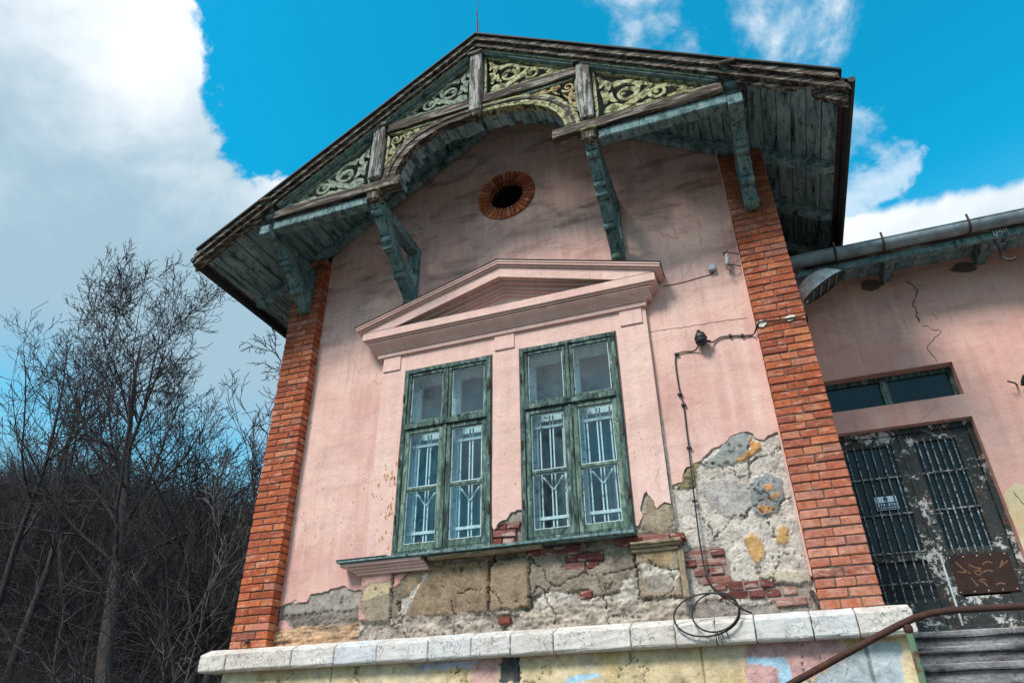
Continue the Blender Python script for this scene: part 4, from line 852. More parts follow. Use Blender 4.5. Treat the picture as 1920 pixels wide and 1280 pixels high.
# ================================================================ WINDOWS
def window(x0, x1, label, pale):
    win = MB(); z0, z1 = WZ; f = .045
    yf = .055
    for a in ((x0, x0+f, z0, z1), (x1-f, x1, z0, z1), (x0+f, x1-f, z1-f, z1), (x0+f, x1-f, z0, z0+.035)): win.box(a[0], a[1], yf, .15, a[2], a[3])
    wo_ = win.build('window', 'green', house, bevel=.005, sub=.12, jit=.0032); wo_['label'] = label
    xm = (x0+x1)/2; zt = 4.60
    gp = MB()
    for q in ((x0-.014, x0+.004, z0, z1+.012), (x1-.004, x1+.014, z0, z1+.012), (x0-.014, x1+.014, z1-.004, z1+.014)): gp.box(q[0], q[1], .0745, .10, q[2], q[3])
    gp.build('perished_joint', 'mortar', wo_, sub=.06, jit=.004)
    bx(xm-.018, xm+.018, yf+.004, .15, z0+.036, zt-.030).build('mullion', 'green', wo_, bevel=.004, sub=.15, jit=.0015)
    bx(xm-.018, xm+.018, yf+.004, .15, zt+.030, z1-f-.001).build('mullion', 'green', wo_, bevel=.004, sub=.15, jit=.0015)
    bx(x0+f+.001, x1-f-.001, yf-.012, .15, zt-.028, zt+.028).build('transom', 'green', wo_, bevel=.006, sub=.15, jit=.002)
    for i, (a, b) in enumerate(((x0+f+.002, xm-.020), (xm+.020, x1-f-.002))):
        for up in (0, 1):
            c0, c1 = (z0+.038, zt-.031) if not up else (zt+.031, z1-f-.003)
            r = .052 if not up else .036; bt = r+.02 if not up else r
            k = MB(); ya, yb = yf+.015, .12
            for q in ((a, a+r, c0, c1), (b-r, b, c0, c1), (a+r, b-r, c1-r, c1), (a+r, b-r, c0, c0+bt)): k.box(q[0], q[1], ya, yb, q[2], q[3])
            cs_ = k.build('casement', pale[2*up+i], wo_, bevel=.006, sub=.15, jit=.0015)
            gz = 3.905
            rows = ((c0+bt, gz-.018), (gz+.018, c1-r)) if not up else ((c0+bt, c1-r),)
            if not up: bx(a+r+.001, b-r-.001, ya+.008, yb-.01, gz-.017, gz+.017).build('glazing_bar', pale[i], wo_, bevel=.004, sub=.1, jit=.0015)
            # pale putty line round each pane
            for (p, q) in rows:
                pt = MB(); 
                for u in ((a+r-.001, a+r+.009, p, q), (b-r-.009, b-r+.001, p, q), (a+r+.009, b-r-.009, q-.009, q+.001), (a+r+.009, b-r-.009, p-.001, p+.009)): pt.box(u[0], u[1], ya+.022, ya+.036, u[2], u[3])
                pt.build('putty', 'palebl', wo_, jit=.0006)
                bx(a+r, b-r, ya+.037, ya+.040, p, q).build('pane', 'glass', wo_)
    # box between the two sashes: pale reveals
    iv = MB(); ya, yb = .16, .40; t = .02; e = .035
    iv.box(x0+.0, x0+e, ya, yb, z0, z1); iv.box(x1-e, x1, ya, yb, z0, z1); iv.box(x0+e, x1-e, ya, yb, z1-e, z1); iv.box(x0+e, x1-e, ya, yb, z0, z0+t)
    iv.build('inner_reveal', 'palebl', wo_)
    ins = MB(); r = .07; ya, yb = .27, .32
    for a, b in ((x0+e+.001, xm), (xm, x1-e-.001)):
        for c0, c1 in ((z0+t+.001, zt-.02), (zt+.02, z1-e-.001)):
            for q in ((a, a+r, c0, c1), (b-r, b, c0, c1), (a+r, b-r, c1-r, c1), (a+r, b-r, c0, c0+r)): ins.box(q[0], q[1], ya, yb, q[2], q[3])
    ins.box(x0+e+.001, x1-e-.001, ya+.002, yb, zt-.0199, zt+.0199)
    ins.build('inner_sash', 'palebl', wo_, bevel=.003)
    bx(x0+.03, x1-.03, .46, .47, zt-.05, z1).build('blind', 'blind', wo_)
    # curtain, hanging in folds behind the lower half
    vs = []; n = 60
    for j, z in enumerate((z0-.02, zt)):
        for i in range(n+1):
            x = x0+.02+(x1-x0-.04)*i/n; vs.append((x, .44+.018*math.sin(i*1.35)+.006*math.sin(i*.5), z))
    MB().add(vs, [(i, i+1, n+2+i, n+1+i) for i in range(n)]).build('curtain', 'curtain', wo_)
    # white bars between the sashes
    yg = .185
    gr = MB(); hb = .009
    for i, (a, b) in enumerate(((x0+.05, xm-.02), (xm+.02, x1-.05))):
        w_ = b-a
        gr.box(a-.01, b+.01, yg-.012, yg-.002, 4.395, 4.425); gr.box(a-.01, b+.01, yg-.012, yg-.002, 3.46, 3.49)
        for k_, fx in enumerate((.22, .52, .82)):
            x = a+w_*fx
            for dx in (-.017, .017): gr.box(x+dx-.0065, x+dx+.0065, yg, yg+.012, 3.30, 4.53)
        x = a+w_*.52; z = 3.75
        gr.band([(x-.005, z), (x-.10, z+.13)], .0075, yg-.010, yg-.001); gr.band([(x+.005, z), (x+.10, z+.13)], .0075, yg-.010, yg-.001)
    gr.build('grille', 'grille', wo_)
    # old hinges on the frame
    for z in (3.6, 4.2, 4.95):
        for x in (x0+.012, x1-.012): MB().tube([(x, yf-.012, z-.045), (x, yf-.012, z+.045)], .009, 8).build('hinge', 'iron', wo_)
    return wo_
window(W1[0]-.005, W1[1]+.005, 'left green window with white grille', ('greenlt', 'green', 'green', 'green'))
window(W2[0]-.005, W2[1]+.005, 'right green window with white grille', ('green', 'greenlt', 'green', 'green'))

# ================================================================ SIDE WING
YW = 1.5
wing = empty('side_wing', (3.5, 3, 0), 'low pink side wing with double grille door, transom and zinc gutter', 'building')
DX0, DX1, DZ0, DZ1 = .80, 2.183, 2.44, 4.412; TX1, TZ0, TZ1 = 2.19, 4.655, 5.03
XR = 7.5
wl = MB()
for a in ((QX1+.09, XR, 0, DZ0), (DX1, XR, DZ0, DZ1), (QX1-.01, XR, DZ1, TZ0), (TX1, XR, TZ0, TZ1), (QX1-.01, XR, TZ1, 6.32)): wl.box(a[0], a[1], YW, YW+.4, a[2], a[3])
wall = wl.build('wall', 'pinkwing', wing)
bx(QX1, XR, 5.7, 6.0, 0, 6.3).build('wall', 'pinkwing', wing); bx(XR-.3, XR, YW+.4, 5.7, 0, 6.3).build('wall', 'pinkwing', wing)
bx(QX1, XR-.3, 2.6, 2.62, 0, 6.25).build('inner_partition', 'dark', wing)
# old yellow limewash showing through at the right of the door, thin peeled patches with their own edge
M['yellowwash'] = plaster('yellow_limewash', (.56, .45, .28), (.60, .52, .36), (.50, .30, .14), None)
M['ochrewash'] = plaster('ochre_limewash', (.56, .36, .14), (.58, .42, .22), (.40, .25, .12), None)
def blob(cx, cz, rx, rz, seed, n=40):
    r = random.Random(seed); ph = [r.uniform(0, 6) for _ in range(4)]
    return [(cx+rx*math.cos(t)*(1+.16*math.sin(3*t+ph[0])+.09*math.sin(7*t+ph[1])+r.uniform(-.03, .03)), cz+rz*math.sin(t)*(1+.18*math.sin(2*t+ph[2])+.08*math.sin(9*t+ph[3]))) for t in [2*math.pi*i/n for i in range(n)]]
yl = rag([(2.19, 2.42), (2.19, 3.60), (2.30, 3.70), (2.42, 3.66), (2.60, 3.74), (2.9, 3.62), (3.3, 3.7), (4.2, 3.6), (4.2, 2.42)], .04, .012, 4)
sheet('yellow_limewash', [yl], YW-.004, YW+.001, 'yellowwash', wing)
sheet('ochre_patch', [blob(2.62, 4.02, .10, .22, 5)], YW-.004, YW+.001, 'ochrewash', wing)
sheet('ochre_patch', [blob(2.50, 3.56, .12, .10, 6)], YW-.008, YW-.003, 'ochrewash', wing)
sheet('ochre_patch', [blob(2.72, 3.28, .16, .09, 7)], YW-.008, YW-.003, 'ochrewash', wing)
# cracks in the wall, thin dark gaps following a broken line
def crack(name, pts, y, parent, seed=1, w_=.004):
    r = random.Random(seed); q = rag(pts, .03, .014, seed); MB().band(q, [w_*r.uniform(.4, 1.2) for _ in q], y-.0015, y+.001).build(name, 'mortar', parent)
crack('crack', [(2.06, 6.1), (2.13, 5.95), (2.05, 5.82), (2.03, 5.55)], YW-.001, wing, 1, .008); crack('crack', [(2.05, 5.5), (2.20, 5.40), (2.02, 5.25), (2.05, 5.05)], YW-.001, wing, 2)
crack('crack', [(2.28, 3.62), (2.34, 3.42), (2.46, 3.28), (2.44, 3.0)], YW-.006, wing, 3); crack('crack', [(2.25, 3.22), (2.5, 3.25), (2.8, 3.2)], YW-.006, wing, 4)
# roof, soffit and gutter
rf = MB().prism([(1.0, 6.27), (1.0, 6.31), (3.9, 7.75), (3.9, 7.69)], QX1+.0, XR+.4, 'x'); rf = rf.build('roof', 'roof', wing)
MB().prism([(3.9, 7.75), (3.9, 7.69), (6.6, 6.3), (6.6, 6.36)], QX1, XR+.4, 'x').build('roof', 'roof', wing)
for k in range(3): bx(QX1+.01, XR+.3, 1.06+.15*k, 1.203+.15*k, 6.262-.0015*k, 6.285-.0015*k).build('soffit_plank', 'tealy', rf, bevel=.003)
bx(QX1+.005, XR+.3, 1.0, 1.055, 6.105, 6.20).build('fascia_board', 'teal', rf, bevel=.006, jit=.002, sub=.4)
bx(QX1+.005, XR+.3, .975, 1.0, 6.185, 6.222).build('fascia_moulding', 'weathx', rf, bevel=.005, jit=.002, sub=.3)
g1 = []
for i in range(13):
    t = math.pi+math.pi*i/12; g1.append((.925+.085*math.cos(t), 6.277+.087*math.sin(t)))
g2 = [(.925+(y-.925)*.93, 6.277+(z-6.277)*.94) for y, z in g1[::-1]]
MB().prism(g1+g2, QX1+.012, XR+.35, 'x').build('gutter', 'zinc', rf)
MB().tube([(QX1+.012, .842, 6.289), (XR+.35, .842, 6.289)], .011, 6).build('gutter_bead', 'zinc', rf)
for x in (1.32, 1.80, 2.62, 3.5, 4.4):
    pts = [(x, .925+.092*math.cos(t), 6.277+.094*math.sin(t)) for t in [math.pi*1.02+math.pi*.62*i/8 for i in range(9)]]
    MB().tube([(x, .835, 6.36), (x, .832, 6.31)]+pts, .012, 6).build('gutter_strap', 'iron', rf)
for x in (1.86, 2.80, 3.75, 4.7):
    mb = MB().prism([(1.06, 6.255), (YW+.02, 6.255), (YW+.02, 6.12), (1.22, 6.12), (1.12, 6.16), (1.06, 6.2)], x-.05, x+.05, 'x'); mb.build('rafter_tail', 'teal', rf, bevel=.008, jit=.003)
    sheet('missing_plaster', [blob(x-.16, 6.13, .12, .07, int(x*7), 18)], YW-.003, YW+.001, 'mortar', wing)
# white paint drips on the fascia
dr_ = MB()
for k, dx in enumerate((0, .03, .055, .075, .10, .12)): dr_.box(2.83+dx, 2.838+dx, .9725, .9745, 6.13+.01*(k % 3), 6.185)
dr_.band([(2.83, 6.13), (2.845, 6.118), (2.86, 6.13)], .004, .9722, .9742); dr_.build('paint_drips', 'galv', rf)
# transom light
tw = MB(); yt = YW+.12
for a in ((DX0, DX0+.05, TZ0, TZ1), (TX1-.05, TX1, TZ0, TZ1), (DX0+.05, TX1-.05, TZ1-.05, TZ1), (DX0+.05, TX1-.05, TZ0, TZ0+.03)): tw.box(a[0], a[1], yt, yt+.06, a[2], a[3])
tw = tw.build('transom_window', 'green', wing, bevel=.004, jit=.001)
bx(1.48, 1.56, yt-.01, yt+.06, TZ0+.031, TZ1-.051).build('mullion', 'green', tw, bevel=.006, jit=.002, sub=.1)
for a, b in ((DX0+.05, 1.479), (1.561, TX1-.05)): bx(a, b, yt+.025, yt+.030, TZ0+.03, TZ1-.05).build('pane', 'darkglass', tw)
# double door
door = MB(); yd = YW+.11
for a in ((DX0, DX0+.05, DZ0, DZ1), (DX1-.05, DX1, DZ0, DZ1), (DX0+.05, DX1-.05, DZ1-.06, DZ1)): door.box(a[0], a[1], yd-.02, yd+.08, a[2], a[3])
door = door.build('double_door', 'doorpaint', wing, bevel=.004, sub=.2, jit=.002); door['label'] = 'black flaking double door with iron grilles'
def leaf(x0, x1, label, gl, low):
    m_ = MB(); st = .105 if x0 > 1.4 else .085; zb, zt_ = 2.50, DZ1-.062; mr = 3.10
    for a in ((x0, x0+st, zb, zt_), (x1-st*1.25 if x0 > 1.4 else x1-st, x1, zb, zt_)): m_.box(a[0], a[1], yd, yd+.05, a[2], a[3])
    xa, xb = x0+st, (x1-st*1.25 if x0 > 1.4 else x1-st)
    m_.box(xa, xb, yd, yd+.05, zt_-.10, zt_); m_.box(xa, xb, yd, yd+.05, mr, mr+.08); m_.box(xa, xb, yd, yd+.05, zb, 2.75)
    lf = m_.build('door_leaf', 'doorpaint', door, bevel=.005, sub=.12, jit=.002); lf['label'] = label
    def ch(o): o.parent = door; return o
    ch(bx(xa, xb, yd+.025, yd+.030, mr+.08, zt_-.10).build('door_pane', 'darkglass', door))
    if low == 'bars': ch(bx(xa, xb, yd+.03, yd+.035, 2.75, mr).build('door_pane', 'dark', door))
    else:
        ch(bx(xa-.03, x1-.05, yd-.010, yd-.001, 2.765, 3.115).build('rusty_panel', 'rustsheet', door, bevel=.002))
        dots = MB()
        for i in range(5):
            for z in (2.785, 3.095): dots.lathe([(.001, 0), (.006, .0), (.006, .004), (.001, .006)], (xa-.015+(x1-.06-xa)*i/4, yd-.010, z), (0, -1, 0), 8)
        dots.build('rivets', 'porc', door)
    n = 6; gb = MB()
    for i in range(n):
        x = xa+(xb-xa)*(i+.5)/n; z0_ = 2.72 if low == 'bars' else mr+.03
        gb.tube([(x, yd-.018, z0_), (x+.001, yd-.020, (z0_+zt_)/2), (x, yd-.018, zt_-.07)], .0065, 6)
    for z in (3.92, 3.55)+((3.18, 2.90) if low == 'bars' else ()): gb.box(xa-.01, xb+.01, yd-.014, yd-.008, z-.007, z+.007)
    gb.build('door_grille', 'gateiron', door)
    return lf
g = G('flaking_iron_bar'); f = g.noise(30, 8, .8); M['gateiron'] = g.done(g.ramp(f, [(.40, (.02, .022, .024)), (.5, (.08, .08, .08)), (.56, (.42, .42, .41))]), .6, g.bump(f, .5, .002))
leaf(DX0+.055, 1.50, 'left door leaf with barred lower panel', True, 'bars'); leaf(1.515, DX1-.055, 'right door leaf with rusty lower sheet', True, 'sheet')
MB().prism([(1.492, yd-.022), (1.530, yd-.022), (1.530, yd-.0015), (1.492, yd-.0015)], 2.50, DZ1-.07, 'z').build('meeting_stile', 'doorpaint', door, bevel=.004, sub=.1, jit=.002)
MB().tube([(1.532, yd-.024, 2.47), (1.532, yd-.024, 3.12)], .010, 6).build('door_bolt', 'galv', door)
bx(1.545, 1.60, yd-.012, yd-.001, 3.42, 3.56).build('lock_plate', 'gateiron', door, bevel=.003, jit=.002); MB().tube([(1.57, yd-.012, 3.50), (1.57, yd-.05, 3.50), (1.66, yd-.055, 3.495)], .009, 8).build('door_handle', 'gateiron', door)
bx(DX0, DX1-.001, YW+.02, YW+.28, 2.425, 2.499).build('threshold', 'doorpaint', door, bevel=.004)
# scrawled brown marks on the rusty sheet, as unreadable strokes like those in the photograph
sc_ = MB()
def S(*p): sc_.band([(1.64+.42*a, 2.80+.27*b) for a, b in p], .0055, yd-.0116, yd-.0101-.0002*len(sc_.v)/40)
S((.0, .95), (.12, .66), (.22, .52)); S((-.02, .62), (.10, .58), (.20, .60)); S((.24, .82), (.33, .72), (.46, .66)); S((.30, .55), (.36, .46), (.44, .52), (.40, .62), (.31, .60)); S((.47, .55), (.56, .60), (.66, .54)); S((.50, .80), (.60, .88), (.70, .82))
S((.84, .72), (.90, .88)); S((.80, .66), (.90, .76), (1.0, .86)); S((.33, .30), (.42, .20), (.46, .08)); S((.38, .32), (.46, .30)); S((.62, .12), (.72, .16), (.80, .12)); S((.20, .40), (.28, .10))
sc_.build('scrawl', 'brown_stain', door)

# ================================================================ STAIRS AND RAIL
st = empty('stone_stairs', (2.2, .2, 0), 'worn grey stone steps climbing to the double door', 'stairs')
for k in range(8):
    zt_ = 2.428-.15*k; yf = 1.22-.30*k; yb_ = YW if k == 0 else 1.22-.30*(k-1)-.002
    nx = 3; xs_ = [QX1+.095, 2.0+rnd.uniform(-.2, .2), 3.0+rnd.uniform(-.2, .2), 4.2]
    for a, b in zip(xs_[:-1], xs_[1:]):
        bx(a+.002, b-.002, yf-.025, yb_, zt_-.052, zt_).build('tread', 'step', st, bevel=.010, sub=.10, jit=.004)
    bx(QX1+.095, 4.2, yf+.012, YW-.003, zt_-.15, zt_-.053).build('riser', 'step', st, bevel=.006, sub=.12, jit=.003)
bx(QX1-.2, 4.2, -2.4, -.91, 0, 1.228).build('landing', 'step', st, bevel=.01); bx(QX1+.1, 4.2, -.909, 1.48, 0, 1.20).build('stair_base', 'step', st)
for k in range(8): bx(.545-.34*(k+1), .545-.34*k-.002, -2.4, -1.1, 0, 1.228-.15*(k+1)).build('lower_step', 'step', st, bevel=.01)
ral = empty('stair_railing', (.55, -2.2, 1.2), 'rusty pipe handrail with a flaking green post in front of the stairs', 'railing')
yr = -2.2
MB().tube([(-2.3, yr, .845), (-1.2, yr, 1.325), (-.2, yr, 1.762), (.40, yr, 2.024), (.52, yr, 2.074), (.58, yr, 2.096), (.65, yr, 2.112), (.74, yr, 2.120), (.9, yr, 2.119), (1.3, yr, 2.116), (2.2, yr, 2.118), (4.1, yr, 2.12)], .0155, 12).build('handrail', 'rust', ral, smooth=True)
for x, z0_, z1_ in ((.545, 1.228, 2.07), (2.3, 1.228, 2.1), (4.0, 1.228, 2.1), (-2.1, .15, .92), (-.8, .62, 1.49)):
    bx(x-.0145, x+.0145, yr-.012, yr+.012, z0_, z1_).build('rail_post', 'greenpost', ral, bevel=.006)
MB().lathe([(.016, -.01), (.020, .0), (.020, .015), (.016, .025)], (.545, yr, 2.045), (0, 0, 1), 12).build('weld_collar', 'rust', ral)

# ================================================================ SMALL THINGS ON THE WALLS
def thing(mb, name, mt, label, cat, loc, **k):
    global ROOT
    ROOT = Vector(loc); return meta(mb.build(name, mt, None, **k), label, cat)
nt_ = empty('door_notice', (1.215, yd-.025, 3.60), 'white and blue paper notice behind the left grille of the door', 'notice')
bx(1.118, 1.316, yd-.006, yd-.004, 3.600, 3.735).build('paper', 'white', nt_); bx(1.124, 1.310, yd-.0078, yd-.0062, 3.606, 3.675).build('blue_band', 'ink', nt_)
bx(1.200, 1.236, yd-.0078, yd-.0062, 3.690, 3.724).build('black_emblem', 'ink', nt_)
lt = MB()
for i in range(7): lt.box(1.140+.023*i, 1.152+.023*i, yd-.0088, yd-.0079, 3.640+.006*(i % 2), 3.662)
for i in range(9): lt.box(1.136+.018*i, 1.146+.018*i, yd-.0088, yd-.0079, 3.618, 3.628)
lt.build('small_print', 'white', nt_)

fl_ = empty('floodlight', (.80, 1.05, 5.78), 'grey conical outdoor lamp tilted under the wing gutter beside the right pilaster', 'lamp')
ax = Vector((.50, .08, -.86)).normalized(); lx = Vector((.50, .0, .30)).normalized(); lx = (lx-ax*lx.dot(ax)).normalized(); ly = ax.cross(lx)
oc_ = Vector((1.13, .95, 5.885)); rows = []
def ell(c, a, b, n=24): return [c+lx*a*math.cos(2*math.pi*i/n)+ly*b*math.sin(2*math.pi*i/n) for i in range(n)]
prof = [(0, .262, .155), (-.02, .268, .16), (-.07, .25, .148), (-.13, .22, .13), (-.18, .15, .09), (-.20, .06, .04)]
vs = []; 
for h, a, b in prof: vs += ell(oc_+ax*h-lx*(.04*(-h/.16)), a, b)
n = 24; fs = [(i*n+j, i*n+(j+1) % n, (i+1)*n+(j+1) % n, (i+1)*n+j) for i in range(len(prof)-1) for j in range(n)]+[tuple(range((len(prof)-1)*n, len(prof)*n))]
MB().add(vs, fs).build('lamp_shell', 'galv', fl_, smooth=True)
MB().add(ell(oc_-ax*.004, .262, .148), [tuple(range(24))]).build('lamp_glass', 'darkglass', fl_)
rim = ell(oc_+ax*.003, .274, .158); MB().tube(rim+[rim[0]], .008, 6).build('lamp_rim', 'black', fl_)
lg = MB()
for t in (-.6, -.2, .2, .6): lg.tube([oc_+ax*.006+lx*.26*t-ly*.125, oc_+ax*.006+lx*.26*t+ly*.125], .003, 4)
lg.build('lamp_guard', 'galv', fl_)
MB().tube([(.745, 1.08, 5.74), (.82, 1.04, 5.75), (.93, .99, 5.80)], .028, 10).build('lamp_arm', 'galv', fl_, smooth=True); bx(.74, .758, 1.03, 1.13, 5.68, 5.80).build('wall_plate', 'galv', fl_, bevel=.003)

wlmp = empty('wall_lamp', (-.215, .13, 5.016), 'small black bulkhead lamp on the pink wall where the cable turns', 'lamp')
o = Vector((-.215, .055, 5.02)); MB().lathe([(.02, .075), (.042, .062), (.056, .03), (.058, -.02), (.052, -.045), (.03, -.062), (.001, -.066)], o, (0, 0, 1), 16).build('lamp_body', 'black', wlmp, smooth=True)
MB().lathe([(.060, .0), (.064, .008), (.060, .016)], o, (0, 0, 1), 16).build('lamp_ring', 'black', wlmp); MB().tube([o+Vector((0, 0, .0)), (-.215, .13, 5.03)], .03, 10).build('lamp_base', 'black', wlmp)
MB().lathe([(.018, 0), (.022, .02), (.012, .035)], o+Vector((-.01, 0, .07)), (0, 0, 1), 10).build('lamp_cap', 'black', wlmp); MB().tube([o+Vector((.05, 0, -.03)), o+Vector((.085, .02, -.035))], .012, 8).build('cable_gland', 'black', wlmp)

thing(bx(-.022, .050, .075, .131, 5.815, 5.895), 'junction_box', 'box', 'small grey square junction box between pediment and right pilaster', 'junction box', (.014, .13, 5.855), bevel=.006)
ins_ = empty('insulator_bracket', (.17, .13, 5.86), 'old porcelain insulators on a bent iron bracket at the right pilaster', 'insulator')
MB().tube([(.302, .10, 5.955), (.22, .05, 5.955), (.20, .05, 5.955)], .006, 6).build('iron_bracket', 'iron', ins_); MB().tube([(.302, .10, 5.80), (.22, .05, 5.80), (.18, .05, 5.81)], .006, 6).build('iron_bracket', 'iron', ins_); MB().tube([(.302, .10, 5.80), (.302, .10, 5.955)], .006, 6).build('iron_bracket', 'iron', ins_)
MB().lathe([(.012, -.07), (.026, -.06), (.028, -.03), (.018, -.01), (.027, .01), (.028, .03), (.014, .05), (.02, .06), (.006, .075)], (.175, .055, 5.88), (.1, 0, 1), 12).build('insulator', 'porc', ins_, smooth=True)
MB().tube([(.145, .05, 5.98), (.17, .03, 5.955), (.20, .05, 5.985), (.16, .06, 5.97), (.15, .04, 5.93)], .006, 6).build('tie_wire', 'iron', ins_); MB().tube([(.17, .05, 5.80), (.15, .045, 5.77), (.19, .04, 5.73), (.175, .05, 5.70)], .005, 6).build('tie_wire', 'iron', ins_)

def smooth_path(pts, n=6):
    P_ = [Vector(p) for p in pts]; P_ = [P_[0]*2-P_[1]]+P_+[P_[-1]*2-P_[-2]]; out = []
    for i in range(1, len(P_)-2):
        for k in range(n):
            t = k/n; a, b, c_, d = P_[i-1:i+3]
            out.append(.5*((2*b)+(c_-a)*t+(2*a-5*b+4*c_-d)*t*t+(3*b-a-3*c_+d)*t**3))
    return out+[P_[-2]]
cb = empty('wall_cable', (-.5, .13, 2.5), 'black cable running down the pink wall and hanging in a loose coil over the ledge', 'cable')
yc = .118
path = [(-.245, .07, 4.965), (-.30, yc, 4.940), (-.40, yc, 4.950), (-.470, yc, 4.935), (-.493, yc, 4.85), (-.497, yc, 4.65), (-.492, yc, 4.50), (-.478, yc, 4.385), (-.485, yc, 4.15), (-.489, yc-.01, 3.955), (-.503, yc-.02, 3.6), (-.512, yc-.02, 3.30), (-.515, yc-.03, 3.05), (-.505, .07, 2.85), (-.47, .0, 2.72), (-.40, -.12, 2.64)]
MB().tube(smooth_path(path), .0068, 6).build('cable_run', 'rubber', cb, smooth=True)
inner = [(-.455+.178*math.cos(t), -.176+.01*math.sin(t), 2.492+.142*math.sin(t)+.02*math.cos(t)) for t in [2*math.pi*i/30 for i in range(31)]]
MB().tube(inner, .0066, 6, cap=False).build('coil', 'rubber', cb, smooth=True)
MB().tube(smooth_path([(-.505, .05, 2.80), (-.44, -.10, 2.66), (-.33, -.172, 2.565), (-.25, -.168, 2.50), (-.19, -.15, 2.470)]), .0068, 6).build('cable_tail', 'rubber', cb, smooth=True)
full = [(-.525+.252*math.cos(t), -.172, 2.478+.155*math.sin(t)+.015*math.cos(t)) for t in [2*math.pi*i/30 for i in range(31)]]
MB().tube(full, .0066, 6, cap=False).build('coil', 'rubber', cb, smooth=True)
for x in (-.46, -.43, -.39): MB().tube([(x, -.185, 2.30), (x-.006, -.16, 2.355)], .005, 5).build('cable_tie', 'rubber', cb)
MB().tube([(-.445, -.172, 2.325), (-.435, -.16, 2.25)], .003, 5).build('cable_tie', 'rubber', cb)
for z, x in ((4.50, -.497), (4.385, -.478), (3.955, -.487), (3.457, -.509), (4.935, -.470)): bx(x-.022, x+.022, .098, .128, z-.009, z+.009).build('cable_clip', 'black', cb, bevel=.003)
cb2 = empty('lamp_cable', (.3, .13, 5.0), 'thin black cable from the wall lamp across the right brick pilaster', 'cable')
MB().tube(smooth_path([(-.135, .09, 4.985), (-.10, .115, 5.00), (-.03, .118, 5.035), (.08, .118, 5.028), (.20, .118, 5.005), (.27, .112, 4.998), (.30, .02, 5.0), (.315, -.012, 5.02), (.345, -.014, 5.055), (.39, -.014, 5.05), (.50, -.014, 5.035), (.62, -.014, 5.028), (.70, -.014, 5.03), (.757, -.012, 5.022), (.760, .3, 5.02), (.760, 1.4, 5.03)]), .0075, 6).build('cable_run', 'rubber', cb2, smooth=True)
M['limeblot'] = simple('pale_mortar_blot', (.62, .56, .52), .9, 0, .3, 30)
def splat(cx, cz, r, seed, y): return MB().prism(blob(cx, cz, r*1.3, r, seed, 20), y-.006, y)
for x, z, s_ in ((.36, 5.03, 1), (.615, 5.035, 2)):
    splat(x, z, .033, s_, -.004).build('mortar_blot', 'limeblot', cb2, bevel=.002)
for x, z in ((.36, 5.055), (.62, 5.035)): bx(x-.018, x+.018, -.026, -.004, z-.008, z+.008).build('cable_clip', 'porc', cb2, bevel=.003)
for x, z in ((.06, 5.033), (.17, 5.012)): bx(x-.014, x+.014, .100, .130, z-.014, z+.014).build('cable_clip', 'black', cb2, bevel=.003)
thing(MB().tube(smooth_path([(-.50, .128, 5.77), (-.3, .128, 5.768), (-.12, .128, 5.785), (.0, .128, 5.795), (.014, .12, 5.815)]), .0045, 5), 'thin_wire', 'iron', 'thin dark wire from the pediment corner to the grey junction box', 'wire', (-.25, .13, 5.78))
ROOT = Vector((XC, 2, 0)); q = rag([(-.70, 5.255), (-.35, 5.235), (.0, 5.22), (.25, 5.205)], .05, .006, 3); MB().band(q, [rnd.uniform(.001, .0042) for _ in q], .1295, .1335).build('wall_crack', 'mortar', house)
wk = empty('wall_hook', (2.66, 1.5, 4.69), 'small black iron hook fixed to the wing wall right of the door', 'hook')
MB().lathe([(.022, 0), (.03, .05), (.026, .10), (.012, .12)], (2.69, 1.45, 4.63), (.3, -.5, .7), 10).build('hook_body', 'black', wk); MB().tube([(2.66, 1.5, 4.67), (2.62, 1.42, 4.66), (2.56, 1.40, 4.68)], .009, 6).build('hook_arm', 'black', wk)
thing(MB().tube(smooth_path([(2.83, 1.02, 6.12), (2.85, 1.05, 6.02), (2.86, 1.10, 5.93), (2.90, 1.08, 5.86), (2.96, 1.06, 5.86)]), .013, 6), 'hanging_iron_hook', 'black', 'bent black iron strap hanging below the wing eave', 'hook', (2.85, 1.02, 6.1))
rod = empty('lightning_rod', (XC, -1.0, 9.26), 'thin rusty lightning rod standing on the gable peak', 'rod')
MB().tube([(XC, -1.0, 9.22), (XC-.012, -1.0, 9.65), (XC-.02, -1.0, 10.1)], [.010, .008, .004], 6).build('rod', 'iron', rod); MB().tube([(XC+.03, -1.02, 9.33), (XC+.01, -1.0, 9.5), (XC-.03, -1.0, 9.78)], .004, 5).build('stay_wire', 'iron', rod)
MB().tube([(XC-.04, -1.0, 9.31), (XC+.045, -1.0, 9.33)], .006, 5).build('cross_pin', 'iron', rod); MB().lathe([(.02, 0), (.014, .05)], (XC, -1.0, 9.25), (0, 0, 1), 8).build('rod_socket', 'iron', rod)
nl = empty('pipe_stub', (-.06, -.02, 2.6), 'small rusty pipe stub above the ledge beside the right pilaster', 'pipe stub'); MB().tube([(.275, .14, 2.62), (.275, .05, 2.615)], .014, 8).build('stub', 'iron', nl); MB().lathe([(.02, 0), (.022, .02)], (.275, .05, 2.615), (0, -1, 0), 8).build('stub_collar', 'iron', nl)
thing(MB().lathe([(.012, 0), (.026, .012), (.026, .035), (.012, .045)], (-4.965, .0, 2.545), (0, -1, 0), 10).tube([(-4.965, -.04, 2.545), (-4.965, -.05, 2.50)], .008, 6), 'wall_peg', 'iron', 'small iron peg at the foot of the left brick pilaster', 'peg', (-4.965, 0, 2.545))

